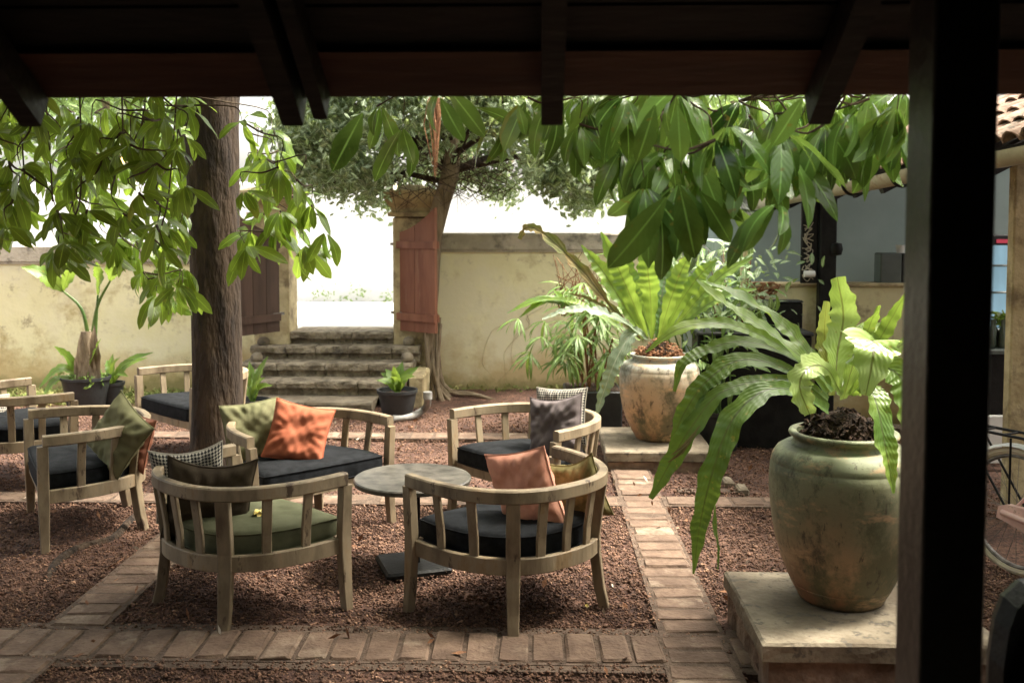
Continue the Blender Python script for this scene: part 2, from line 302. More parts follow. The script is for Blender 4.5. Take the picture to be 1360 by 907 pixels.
def catmull(P_, n):
    P_ = [Vector(p) for p in P_]; Q = [P_[0] * 2 - P_[1]] + P_ + [P_[-1] * 2 - P_[-2]]; out = []
    seg = len(P_) - 1
    for i in range(n + 1):
        t = i / n * seg; k = min(int(t), seg - 1); t -= k
        a, b, c, d = Q[k:k + 4]
        out.append(0.5 * ((2 * b) + (c - a) * t + (2 * a - 5 * b + 4 * c - d) * t * t + (3 * b - a - 3 * c + d) * t ** 3))
    return out

# leaves ---------------------------------------------------------------------
def leaf_geo(L, Wd, curl, twist, fold, n=8, shape=.95):
    """leaf lying along +Y, face +Z; 3 points across"""
    V = []; UV = []; F = []
    z = 0; y = 0; ang = .25 * curl; lr = random.Random(int(L * 1e4 + curl * 100))
    for i in range(n + 1):
        t = i / n
        w = Wd * (math.sin(math.pi * t ** (0.75 + .5 * shape)) ** .66) * .5 if 0 < t < 1 else Wd * .03
        tw = twist * t
        for k, u in enumerate((-1, 0, 1)):
            wv = 1 + lr.uniform(-.09, .09) * abs(u); zz = abs(u) * w * fold + abs(u) * w * .16 * math.sin(t * 9 + u + L * 50); x = u * w * wv * math.cos(tw); zz += u * w * math.sin(tw)
            V.append((x, y, z + zz)); UV.append((.5 + .5 * u, t))
        y += L / n * math.cos(ang); z -= L / n * math.sin(ang); ang += curl / n
    for i in range(n):
        for k in (0, 1): a = i * 3 + k; F.append((a, a + 1, a + 4, a + 3))
    return np.array(V), np.array(F), np.array(UV)
def leaf_mesh(name, mat, *a, **k):
    V, F, UV = leaf_geo(*a, **k); me = fast_mesh(name, V, F, UV, True); me.materials.append(MATS[mat]); return me
def leaf_matrix(p, d, nrm, s=1):
    Y = Vector(d).normalized(); X = Y.cross(Vector(nrm));
    if X.length < 1e-3: X = Y.orthogonal()
    X.normalize(); Z = X.cross(Y)
    return Matrix.Translation(p) @ Matrix((X, Y, Z)).transposed().to_4x4() @ Matrix.Scale(s, 4)
def join_leaves(name, protos, mats, mat, parent, world=True, kind='stuff'):
    Vs, Fs, Us = [], [], []; k = 0
    for i, M in enumerate(mats):
        V, F, U = protos[i % len(protos)]; A = np.array(M)
        Vs.append(V @ A[:3, :3].T + A[:3, 3]); Fs.append(F + k); Us.append(U); k += len(V)
    me = fast_mesh(name, np.vstack(Vs), np.vstack(Fs), np.vstack(Us), True)
    return link(name, me, mat, parent, world=world, kind=kind)
def frond(name, pts, widths, mat, parent, hint=(0, -.7, .7), ripple=.12, pleat=22, n=44, seed=0, fold=.25, ragged=0, world=True):
    rnd = random.Random(seed); C = catmull(pts, n); ph = rnd.random() * 6; ph2 = rnd.random() * 6; h = Vector(hint).normalized()
    V = []; UV = []; F = []; m = 6; us = [-1, -.66, -.33, 0, .33, .66, 1]; wk = len(widths) - 1
    Lt = sum((C[i + 1] - C[i]).length for i in range(n))
    for i, c in enumerate(C):
        t = i / n; T = (C[min(i + 1, n)] - C[max(i - 1, 0)]).normalized()
        hh = h + Vector((math.sin(t * 3 + ph), 0, 0)) * .25
        X = T.cross(hh).normalized(); N = X.cross(T)
        q = t * wk; k = min(int(q), wk - 1); w = widths[k] * (1 - (q - k)) + widths[k + 1] * (q - k)
        w *= .5
        for u in us:
            side = 1 if u > 0 else -1
            wob = 1 + .10 * math.sin(t * 37 + ph + side) + .07 * math.sin(t * 71 + ph2 * side)
            if ragged and abs(u) > .5: wob -= ragged * max(0, math.sin(t * 23 + ph * side) * math.sin(t * 51 + ph2)) * 1.6
            off = abs(u) ** 1.2 * w * fold
            rp = w * ripple * (abs(u) ** 1.5) * (math.sin(t * Lt * 26 + ph * side) + .5 * math.sin(t * Lt * 47 + ph2 + side))
            pl = w * (.045 + .03 * math.sin(t * 9 + ph)) * math.sin((t - abs(u) * w * .5 / Lt + .012 * math.sin(t * 17 + ph2)) * Lt * pleat * 6.283) * min(1, abs(u) * 2.2)
            V.append(c + X * (u * w * wob) + N * (off + rp + pl)); UV.append((.5 + .5 * u, t))
    for i in range(n):
        for k in range(m): a = i * 7 + k; F.append((a, a + 1, a + 8, a + 7))
    me = fast_mesh(name, np.array([tuple(v) for v in V]), np.array(F), np.array(UV), True)
    me.materials.append(MATS[mat]); return link(name, me, None, parent, world=world)
def small_leaves(centres, per, spread, size, rng=RNG, flat=1.0, asp=2.2, down=0.0):
    """many rhombic leaves, returned as V, F, UV"""
    C = np.repeat(np.asarray(centres, float), per, 0); n = len(C)
    g = rng.normal(size=(n, 3)) * spread; g[:, 2] *= flat; C = C + g
    d = rng.normal(size=(n, 3)); d[:, 2] -= down; d /= np.linalg.norm(d, axis=1)[:, None]
    e = np.cross(d, rng.normal(size=(n, 3))); e /= np.linalg.norm(e, axis=1)[:, None]
    s = size * rng.uniform(.6, 1.3, n)[:, None]
    V = np.stack([C - d * s, C + e * s / asp, C + d * s, C - e * s / asp], 1).reshape(-1, 3)
    F = np.arange(4 * n).reshape(-1, 4); UV = np.tile(np.array([[.5, 0], [1, .5], [.5, 1], [0, .5]]), (n, 1))
    return V, F, UV

# ================================================================ SETTING
mb = MB(); nx, ny = 60, 60
xs = [-200, -60, -20] + [-9 + i * .25 for i in range(65)] + [20, 60, 200]; ys = [-200, -40, -10] + [0 + i * .25 for i in range(46)]
ys = [y for y in ys if y < 11.3] + [11.3]
for y in ys:
    for x in xs:
        z = .012 * math.sin(x * 1.7) * math.sin(y * 2.3 + 1) - .012
        if y > 10.4 and -1.1 < x < 3: z += .05 * min(1, (y - 10.4) / .6)
        mb.v.append((x, y, z))
for j in range(len(ys) - 1):
    for i in range(len(xs) - 1): a = j * len(xs) + i; mb.f.append((a, a + 1, a + 1 + len(xs), a + len(xs)))
mb.build('ground', 'earth', smooth=True, kind='structure')
# street beyond the wall, one storey step up
MB().box((-200, 11.3, -.5), (200, 200, .665)).build('street', 'street', kind='structure')

NP = [0]
def brick_path(x0, x1, y0, y1, pitch, along, jit, name='brick_path', skip=None):
    NP[0] += 1; bed = MB().box((x0 - .02, y0 - .02, -.03 - NP[0] * .001), (x1 + .02, y1 + .02, .005 + NP[0] * .0008)).build(name, 'joint_sand', kind='structure')
    a0, a1 = (x0, x1) if along == 'x' else (y0, y1); n = max(1, round((a1 - a0) / pitch)); p = (a1 - a0) / n
    for i in range(n):
        s, e = a0 + i * p + .0075, a0 + (i + 1) * p - .0075; h = random.uniform(.010, .019); q = [random.uniform(-jit, jit) for _ in range(2)]
        lo, hi = ((s, y0 + q[0], -.02), (e, y1 + q[1], h)) if along == 'x' else ((x0 + q[0], s, -.02), (x1 + q[1], e, h))
        m = MB(); cx, cy = (lo[0] + hi[0]) / 2, (lo[1] + hi[1]) / 2
        M = Matrix.Translation((cx, cy, 0)) @ Matrix.Rotation(random.uniform(-.03, .03), 4, 'Z') @ Matrix.Rotation(random.uniform(-.03, .03), 4, 'X') @ Matrix.Translation((-cx, -cy, 0))
        m.cbox(lo, hi, .009, M, j=.0038); m.build('brick', 'brick', bed)
    return bed
PATHS = [(-4.6, .56, 4.18, 4.47, .148, 'x', .008), (.86, 1.0, 4.18, 4.47, .14, 'x', .008), (.58, .84, 4.50, 8.60, .145, 'y', .012), (.56, .84, 2.7, 4.47, .148, 'y', .012),
         (-2.29, -2.04, 4.50, 6.56, .142, 'y', .012), (-2.40, -2.10, 2.7, 4.15, .148, 'y', .012),
         (-6.2, .55, 6.60, 6.80, .205, 'x', .01), (.87, 2.2, 6.60, 6.80, .205, 'x', .01), (-6.2, .55, 8.66, 8.88, .21, 'x', .01)]
for p in PATHS: brick_path(*p)
MB().box((-2.45, 4.10, -.04), (1.02, 4.56, .003)).build('path_bed', 'joint_sand', kind='structure')
# diagonal edging stones between the pots
bed = MB().box((1.0, 7.0, -.03), (1.5, 7.1, -.005)).build('stone_edging', 'joint_sand', kind='structure')
for i in range(5):
    a = Vector((1.30 + i * .04, 6.86 + i * .14 * 0 + .0, 0)); y = 6.95 + i * .20; x = 1.42 - i * .06
    MB().cbox((x, y, -.02), (x + .07, y + .17, .03), .012, j=.004).build('stone', 'concrete', bed)

# pebbles (one stuff object)
def in_path(X, Y):
    m = np.zeros(len(X), bool)
    for (x0, x1, y0, y1, *_r) in PATHS: m |= (X > x0 + .005) & (X < x1 - .005) & (Y > y0 + .005) & (Y < y1 - .005)
    m |= (X > .87) & (X < 1.9) & (Y > 3.85) & (Y < 4.75); m |= (X > .5) & (X < 1.4) & (Y > 7.55) & (Y < 8.5)
    return m
def pebbles(n, x0, x1, y0, y1, s0, s1, keep=.0):
    X = RNG.uniform(x0, x1, n); Y = RNG.uniform(y0, y1, n); ok = ~in_path(X, Y); ok |= RNG.random(n) < keep; X = X[ok]; Y = Y[ok]; n = len(X)
    O = np.array([(1, 0, 0), (0, 1, 0), (-1, 0, 0), (0, -1, 0), (0, 0, 1), (0, 0, -1)], float)
    V = O[None] * RNG.uniform(.6, 1.25, (n, 6, 1)); V += RNG.normal(size=(n, 6, 3)) * .12
    s = RNG.uniform(s0, s1, n)[:, None, None] * (1 + .8 * (RNG.random((n, 1, 1)) > .93)); V *= s; V[:, :, 2] *= .75
    a = RNG.uniform(0, 6.28, n); c, sn = np.cos(a)[:, None], np.sin(a)[:, None]
    Vx = V[:, :, 0] * c - V[:, :, 1] * sn; Vy = V[:, :, 0] * sn + V[:, :, 1] * c
    V = np.stack([Vx + X[:, None], Vy + Y[:, None], V[:, :, 2] + RNG.uniform(-.008, .008, (n, 1))], 2).reshape(-1, 3)
    T = np.array([(0, 1, 4), (1, 2, 4), (2, 3, 4), (3, 0, 4), (1, 0, 5), (2, 1, 5), (3, 2, 5), (0, 3, 5)])
    return V, (T[None] + (np.arange(n) * 6)[:, None, None]).reshape(-1, 3)
parts = [pebbles(90000, -3.6, 2.6, 3.7, 6.6, .0045, .010), pebbles(36000, -5.4, 3.4, 6.4, 10.2, .006, .012), pebbles(900, -3.2, .6, 4.15, 6.6, .003, .005, 1)]
k = 0; Vs = []; Fs = []
for V, F in parts: Vs.append(V); Fs.append(F + k); k += len(V)
link('gravel', fast_mesh('gravel', np.vstack(Vs), np.vstack(Fs)), 'pebble', kind='stuff')

# ---------------------------------------------------------------- garden walls
def subdiv_wall(x0, x1, y0, y1, z0, z1, amp=.006, step=.25):
    m = MB(); nx = max(2, int((x1 - x0) / step)); nz = max(2, int((z1 - z0) / step))
    for j in range(nz + 1):
        for i in range(nx + 1):
            m.v.append((x0 + (x1 - x0) * i / nx, y0 + random.uniform(-amp, amp), z0 + (z1 - z0) * j / nz))
    for j in range(nz):
        for i in range(nx): a = j * (nx + 1) + i; m.f.append((a, a + 1, a + nx + 2, a + nx + 1))
    m.box((x0, y0 + .02, z0), (x1, y1, z1 - .002)); return m
def garden_wall(x0, x1, ztop, label):
    r = root('garden_wall', label, 'wall', ((x0 + x1) / 2, 11.2, 0))
    subdiv_wall(x0, x1, 11.2, 11.42, -.1, ztop - .19).build('wall_face', 'yellow_plaster', r, smooth=True, world=True)
    m = MB().cbox((x0, 11.165, ztop - .185), (x1, 11.46, ztop), .02); m.box((x0, 11.178, ztop - .215), (x1, 11.3, ztop - .187)); m.build('coping', 'coping', r, world=True)
    return r
garden_wall(-9.0, -3.2, 1.66, 'low yellow plaster garden wall with grey coping behind the left chairs, left of the gateway')
gw = garden_wall(-1.2, 1.9, 1.80, 'yellow plaster garden wall with mossy stained foot between the gate pillar and the ferns')
for k in range(4):
    x = random.uniform(-.8, .4); z = random.uniform(.1, .5); pts = [(x, 11.188, z)]
    for _ in range(6): x += random.uniform(-.14, .20); z += random.uniform(.04, .2); pts.append((x, 11.188, min(z, 1.55)))
    MB().tube(catmull(pts, 20), .0022, 4).build('dry_vine', 'sandstone', gw, smooth=True, world=True)
def pillar(x0, x1, label, cap):
    r = root('gate_pillar', label, 'pillar', ((x0 + x1) / 2, 11.3, 0)); y0, y1 = 11.08, 11.5; c = (x0 + x1) / 2; hw = (x1 - x0) / 2
    MB().cbox((x0, y0, .3), (x1, y1, 1.98), .02, j=.003).build('shaft', 'sandstone', r, world=True)
    m = MB(); yc = (y0 + y1) / 2; hy = (y1 - y0) / 2
    prof = [(.0, 1.98), (.05, 1.985), (.05, 2.03), (.015, 2.035), (.02, 2.08), (.06, 2.13), (.085, 2.17), (.10, 2.21), (.10, 2.235), (.12, 2.24), (.12, 2.27), (-.02, 2.31), (-.12, 2.34)]
    for (e, z) in prof:
        m.v += [(c - hw - e, yc - hy - e, z), (c + hw + e, yc - hy - e, z), (c + hw + e, yc + hy + e, z), (c - hw - e, yc + hy + e, z)]
    for i in range(len(prof) - 1):
        for q in range(4): a = i * 4 + q; b = i * 4 + (q + 1) % 4; m.f.append((a, b, b + 4, a + 4))
    k = (len(prof) - 1) * 4; m.f.append((k, k + 1, k + 2, k + 3))
    m.build('capital', 'sandstone', r, world=True)
pillar(-1.62, -1.20, 'sandstone gate pillar with moulded capital behind the red gate leaf', 1)
pillar(-3.20, -2.80, 'sandstone gate pillar half hidden by hanging leaves behind the dark brown gate leaf', 1)
# gate leaves
def gate_leaf(hinge, free, z0, zh, zf, mat, label, planks):
    h = Vector(hinge); f = Vector(free); d = (f - h); L = d.length; d.normalize(); rz = math.atan2(d.y, d.x)
    r = root('gate_leaf', label, 'gate', (h.x, h.y, z0), rz)
    for k in range(planks):
        a = L * k / planks; b = L * (k + 1) / planks - .006; m = MB(); N = 6
        for y in (-.02, .02):
            for i in range(N + 1):
                x = a + (b - a) * i / N; t = x / L; zt = zh - z0 + (zf - zh) * t ** 1.7
                m.v += [(x, y, 0), (x, y, zt)]
        w = (N + 1) * 2
        for i in range(N):
            q = i * 2; m.f += [(q, q + 2, q + 3, q + 1), (w + q, w + q + 1, w + q + 3, w + q + 2), (q + 1, q + 3, w + q + 3, w + q + 1), (q, w + q, w + q + 2, q + 2)]
        m.f += [(0, 1, w + 1, w), (2 * N, w + 2 * N, w + 2 * N + 1, 2 * N + 1)]
        m.build('plank', mat, r)
    for z in (.18, .95): MB().box((-.07, -.026, z), (.10, .026, z + .03)).build('hinge', 'old_steel', r)
    for z in (.12, .92): MB().box((.0, .0205, z), (L, .045, z + .08)).build('rail', mat, r); MB().box((.0, -.045, z), (L, -.0205, z + .08)).build('rail', mat, r)
gate_leaf(G(527, 438, .71), G(580, 443, .71), .71, 1.80, 2.08, 'gate_red', 'red painted wooden gate leaf with swept top, swung open beside the tree', 2)
hl = G(370, 440, .71); gate_leaf(hl, hl + Vector((-.30, -.50, 0)), .71, 1.80, 2.0, 'gate_brown', 'dark brown wooden gate leaf standing open left of the gateway', 3)
# steps
st = root('stone_steps', 'worn stone steps with rough edges leading up through the gateway', 'steps', (-2.2, 10.4, 0))
for (x0, x1, yf, zt, n, jj) in ((-2.96, -1.66, 9.86, .11, 2, .004), (-3.22, -1.36, 10.26, .26, 4, .01), (-3.22, -1.34, 10.57, .405, 4, .01), (-3.18, -1.30, 10.88, .55, 5, .012), (-2.795, -1.625, 11.12, .685, 3, .012)):
    cuts = [x0] + sorted(x0 + (x1 - x0) * (i + random.uniform(-.2, .2)) / n for i in range(1, n)) + [x1]; zb = zt - .155
    for a, b in zip(cuts, cuts[1:]):
        m = MB(); nn = max(3, int((b - a) / .07)); ov = random.uniform(0, .02)
        yb = 11.7 if zt > .6 else yf + .45
        for (dy, z) in ((.03, max(zb, 0) - .02), (.035, zt - .075), (-.01 - ov, zt - .07), (-.014 - ov, zt - .02), (.0 - ov, zt), (yb - yf, zt)):
            for i in range(nn + 1):
                jt = jj if dy < .1 else 0
                m.v.append((a + .004 + (b - a - .008) * i / nn, yf + dy + random.uniform(-jt, jt), z + random.uniform(-jt, jt) * .5))
        for r_ in range(5):
            for i in range(nn): q = r_ * (nn + 1) + i; m.f.append((q, q + 1, q + nn + 2, q + nn + 1))
        for e in (0, nn): m.f.append(tuple(r_ * (nn + 1) + e for r_ in range(6)))
        m.build('step_stone', 'step_stone' if zt > .2 else 'concrete', st, world=True)
for (px, py, Y) in ((350, 454, 11.0), (341, 475, 10.72), (339, 498, 10.42), (543, 454, 11.0), (541, 475, 10.72), (541, 498, 10.42)):
    c = P(px, py, Y); m = MB(); m.lathe([(0.001, -.06)] + [(.068 * math.cos(a), .06 * math.sin(a)) for a in [R(d) for d in range(-75, 90, 15)]] + [(0.001, .06)], 16, tuple(c), .03)
    m.build('stone_ball', 'concrete', st, smooth=True, world=True)
# curb posts under the balls
for x0, x1 in ((-3.34, -3.225), (-1.335, -1.18)): MB().cbox((x0, 10.2, 0), (x1, 11.15, .33), .02, j=.008).build('cheek_block', 'sandstone', st, world=True)

# street wall and far trees
wl = root('street_wall', 'long whitewashed wall across the street seen through the open gateway', 'wall', (0, 16, .665))
MB().box((-22, 16, .665), (16, 16.25, 2.50)).build('wall_face', 'white_wash', wl, world=True)
MB().cbox((-22, 15.96, 2.50), (16, 16.29, 2.58), .02).build('coping', 'white_wash', wl, world=True)
V, F, U = small_leaves([(random.uniform(-3.6, -1.3), 15.85, .68 + random.random() ** 2 * .22) for _ in range(26)], 9, .05, .03)
link('weeds', fast_mesh('weeds', V, F, U), 'far_leaf', kind='stuff')
for (x, y, h, rr, lab, n) in ((-8.4, 19, 5.2, 2.6, 'pale sunlit tree over the far street wall at the upper left', 70), (-1.6, 20, 6.6, 2.2, 'pale tree rising over the street wall above the gateway', 60), (3.6, 19, 5.6, 2.4, 'washed out tree over the street wall behind the hanging leaves', 55)):
    r = root('street_tree', lab, 'tree', (x, y, .66))
    MB().tube([(x, y, .6), (x + .2, y, 2.4), (x, y + .1, h)], [.22, .16, .06], 10).build('trunk', 'root_bark', r, smooth=True, world=True)
    for a in range(4): MB().tube([(x + .1, y, 2.2 + a * .3), (x + math.cos(a * 1.7) * 1.1, y + math.sin(a * 1.7) * .6, 3.2 + a * .4)], [.09, .03], 7).build('branch', 'root_bark', r, smooth=True, world=True)
    cs = []
    for _ in range(n):
        d = RNG.normal(size=3); d /= np.linalg.norm(d); d *= random.uniform(.4, 1) ; cs.append((x + d[0] * rr, y + d[1] * rr * .7, h - .6 + d[2] * rr * .8))
    V, F, U = small_leaves(cs, 90, .30, .11); link('crown', fast_mesh('crown', V, F, U), 'far_leaf', r, world=True, kind='stuff')

# ---------------------------------------------------------------- gateway tree (small leaves, hanging roots)
tx, ty = -1.17, 10.92
r = root('banyan_tree', 'small leaved tree with hanging roots against the wall beside the red gate leaf', 'tree', (tx, ty, 0))
MB().tube(catmull([(tx - .02, ty, .25), (tx, ty, 1.3), (tx + .06, ty + .02, 1.95), (tx + .22, ty + .1, 2.6), (tx + .1, ty + .2, 3.3)], 14), [.03, .05, .065] + [.085] * 4 + [.10] * 4 + [.09] * 4, 12).build('trunk', 'root_bark', r, smooth=True, world=True)
for k in range(16):
    a = Vector((tx + random.uniform(-.09, .10), ty + random.uniform(-.02, .10), random.uniform(.72, .95)))
    s = random.uniform(-.12, .22) if k < 13 else random.uniform(.3, .6)
    e = Vector((tx + s, ty - random.uniform(.02, .3), -.02)); mdl = (a + e) / 2 + Vector((-s * .28, .03, -.12 if k < 12 else -.25))
    q = random.uniform(.010, .03)
    MB().tube(catmull([a, mdl, e + Vector((0, 0, .06)), e + Vector((s * .4, -.06, .0))], 12), [q * 1.1 - q * .5 * i / 12 for i in range(13)], 7).build('root', 'root_bark', r, smooth=True, world=True)
for k in range(13):
    a = random.uniform(0, 6.28); L = random.uniform(.8, 1.9)
    p0 = Vector((tx + .18, ty + .1, random.uniform(2.2, 2.9)))
    p2 = p0 + Vector((math.cos(a) * L * 1.1 + .1, math.sin(a) * L * .5, random.uniform(-.1, .8)))
    MB().tube(catmull([p0, (p0 + p2) / 2 + Vector((0, 0, .15)), p2], 8), [.04 - .003 * i for i in range(9)], 6).build('branch', 'bark', r, smooth=True, world=True)
# bare hanging twigs inside the crown
m = MB()
for k in range(300):
    p = Vector((tx + .22 + random.gauss(0, .62), ty + random.uniform(-.5, .5), random.uniform(2.25, 2.75))); d = Vector((random.gauss(0, .25), random.gauss(0, .15), -random.uniform(.1, .25)))
    m.tube([p, p + d], [.006, .002], 3, cap=False)
m.build('bare_twigs', 'twig', r, world=True, kind='stuff')
cs = []
while len(cs) < 560:
    x, y, z = random.uniform(-2.1, 2.1), random.uniform(-1.5, 1.5), random.uniform(-.75, 1.5)
    e = (x / 2.0) ** 2 + (y / 1.4) ** 2 + (z / 1.3) ** 2
    if e > 1 or e < .38: continue
    low = -.62 - .10 * math.sin(x * 5) + .25 * max(0, 1 - abs(x + .1) * 1.4) + (.0 if x < 1 else -.1)
    if z < low: continue
    if abs(x - .1) < .62 and z < -.05 and y < .9 and random.random() < .6: continue
    cs.append((tx + .27 + x, ty + .2 + y, 2.86 + z))
V, F, U = small_leaves(cs, 85, .09, .044, asp=1.9, down=.3)
link('foliage', fast_mesh('foliage', V, F, U), 'small_leaf', r, world=True, kind='stuff')
# a tassel of dry aerial roots
b0 = P(577, 130, 9.6); m = MB()
for k in range(26):
    p = b0 + Vector((random.gauss(0, .035), random.gauss(0, .03), 0)); m.tube([p, p + Vector((random.gauss(0, .02), 0, -.25)), b0 + Vector((random.gauss(0, .015), 0, -random.uniform(.5, .78)))], [.006, .006, .002], 3, cap=False)
m.build('hanging_root_tassel', 'dry_root', r, world=True, kind='stuff')

# elbow drain pipe
a = G(520, 556); pp = [G(522, 556, .03), G(545, 553, .035), G(560, 546, .05), G(567, 538, .12), P(568, 527, G(567, 540, .12).y)]
t = root('drain_pipe', 'grey plastic elbow drain pipe standing on the ground right of the black pot', 'pipe', tuple(G(560, 548)))
MB().tube(catmull(pp, 14), .035, 12).build('pipe', 'grey_pipe', t, smooth=True, world=True)
MB().tube([pp[-1] + Vector((0, 0, -.02)), pp[-1] + Vector((0, 0, .05))], .045, 14).build('collar', 'grey_pipe', t, smooth=True, world=True)
# grass along the left wall
V, F, U = small_leaves([(random.uniform(-8, -3.3), random.uniform(10.2, 11.15), .01) for _ in range(1500)] + [(random.uniform(-1.0, 1.6), random.uniform(11.0, 11.15), .07) for _ in range(50)], 7, .05, .035, flat=.35, asp=5)
link('grass', fast_mesh('grass', V, F, U), 'grass', kind='stuff')
# fallen dry leaves
V, F, U = small_leaves([(random.uniform(-3, 2), random.uniform(4.4, 9.5), .035) for _ in range(60)], 1, .02, .022, flat=.1, asp=2.2); link('fallen_leaves', fast_mesh('fallen_leaves', V, F, U), 'rubber', kind='stuff')

V, F, U = small_leaves([(random.uniform(-3.2, 2.2), random.uniform(4.1, 10.5), .03) for _ in range(170)], 1, .02, .03, flat=.1, asp=2.4); link('brown_leaf_litter', fast_mesh('brown_leaf_litter', V, F, U), 'dry_root', kind='stuff')

# ---------------------------------------------------------------- veranda: roof, rafters, post
v = root('veranda_roof', 'dark timber veranda roof with rafters and reddish eave board over the top of the view', 'roof', (0, 2.45, 2.195))
sl = .625; ang = math.atan(sl)
def roof_plank(y1, w, thick, mat, drop=0, name='plank'):
    """w measured along the slope, from the lower edge y1"""
    m = MB(); z1 = 2.195 + (2.45 - y1) * sl + drop; M = Matrix.Translation((0, y1, z1)) @ Matrix.Rotation(-ang, 4, 'X')
    m.cbox((-6, -w, 0), (5, 0, thick), .004, M); m.build(name, mat, v, world=True)
roof_plank(2.45, .150, .035, 'eave_wood', 0, 'eave_board')
y = 2.45 - .150 * math.cos(ang) - .006
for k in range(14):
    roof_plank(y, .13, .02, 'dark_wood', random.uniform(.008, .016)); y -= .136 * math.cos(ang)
roof_plank(2.45 - .15 * math.cos(ang) - .001, .022, .012, 'eave_wood', -.010, 'batten')
# lapped tile deck over the planks
m = MB(); M = Matrix.Translation((0, 2.52, 2.215)) @ Matrix.Rotation(-ang, 4, 'X'); m.box((-6, -7.2, .045), (5, 0, .12), M); m.build('tile_deck', 'roof_tile', v, world=True)
for px in (-300, 45, 391, 428, 733, 1086, 1430):
    X = P(px, 150, 2.42).x; wd = .052 if px != 428 else .034; dp = .085 if px != 428 else .075; end = 2.45 if px != 428 else 2.44
    m = MB(); z1 = 2.195 + (2.45 - end) * sl; M = Matrix.Translation((X, end, z1 - .003)) @ Matrix.Rotation(-ang, 4, 'X')
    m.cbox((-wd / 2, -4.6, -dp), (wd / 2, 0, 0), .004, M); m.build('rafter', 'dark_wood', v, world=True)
pt = root('veranda_post', 'square black timber post standing close to the camera at the right', 'post', tuple(P(1285, 453, 1.86).xy) + (.3,))
xl, xr = P(1232, 450, 1.8).x, P(1318, 450, 1.8).x
m = MB(); lean = .012
def post_part(y0, y1, x0, x1, z0, z1, mat, name):
    b = MB().cbox((x0, y0, z0), (x1, y1, z1), .004); b.v = [(x + (z - 1.9) * lean * 0, y_, z) for (x, y_, z) in b.v]; b.build(name, mat, pt, world=True)
post_part(1.80, 1.925, xl, xr, .36, 2.62, 'post_paint', 'shaft')
MB().cbox((xl - .04, 1.76, .30), (xr + .04, 1.965, .36), .01).build('base_block', 'concrete', pt, world=True)
MB().box((-6, -3.2, -.05), (5, 2.55, .30)).build('veranda_floor', 'concrete', kind='structure')
vw = root('shading_wall', 'unseen dark wall added behind the veranda to keep its floor dark', 'wall', (0, -3.1, 0))  # unseen walls added around the veranda to darken its floor
MB().box((-6, -3.3, .3), (5, -3.1, 6.2)).build('wall_face', 'dark_wood', vw, world=True)
MB().box((-6.2, -3.3, .0), (-6.0, 2.4, 6.2)).build('shading_end_wall', 'dark_wood', vw, world=True)
MB().box((5.0, -3.3, .0), (5.2, 2.4, 6.2)).build('shading_end_wall', 'dark_wood', vw, world=True)
# dark chair on the veranda, only its back corner is in the picture
ch = root('veranda_chair', 'black padded chair back at the lower right corner beside the post', 'chair', (1.52, 2.0, .3))
bx, by = P(1326, 700, 2.3).x, 2.3
m = MB(); prof = []
for i in range(25):
    a = math.pi * i / 24; prof.append((bx + .30 - .30 * math.cos(a), math.sin(a)))
k0 = 0; N = 12
shape = [(0.06, .42), (.03, .50), (.012, .60), (.0, .72), (.0, .86), (.015, .95), (.04, 1.00), (.09, 1.03), (.30, 1.05), (.51, 1.03), (.56, 1.0), (.585, .95), (.60, .86), (.60, .72), (.588, .60), (.57, .50), (.54, .42)]
for y_, e in ((by - .02, .0), (by + .03, .012), (by + .07, .0), ):
    for (x, z) in shape: cx, cz = .3, .75; m.v.append((bx + cx + (x - cx) * (1 - e * 0 + (.0 if e else -.04)), y_ + .10 * math.sin((x) / .6 * math.pi), cz + (z - cz) * (1 if e else .96)))
n_ = len(shape)
for q in range(2):
    for i in range(n_ - 1): a = q * n_ + i; m.f.append((a, a + 1, a + 1 + n_, a + n_))
m.f.append(tuple(range(n_ - 1, -1, -1))); m.f.append(tuple(range(2 * n_, 3 * n_)))
m.build('backrest', 'black_paint', ch, world=True)
MB().cbox((bx + .03, by - .50, .66), (bx + .57, by - .0, .76), .03).build('seat', 'black_fabric', ch, world=True)
for dx in (.06, .54):
    for dy in (-.46, -.02): MB().tube([(bx + dx, by + dy, .3), (bx + dx, by + dy, .68)], .018, 8).build('leg', 'black_paint', ch, world=True)

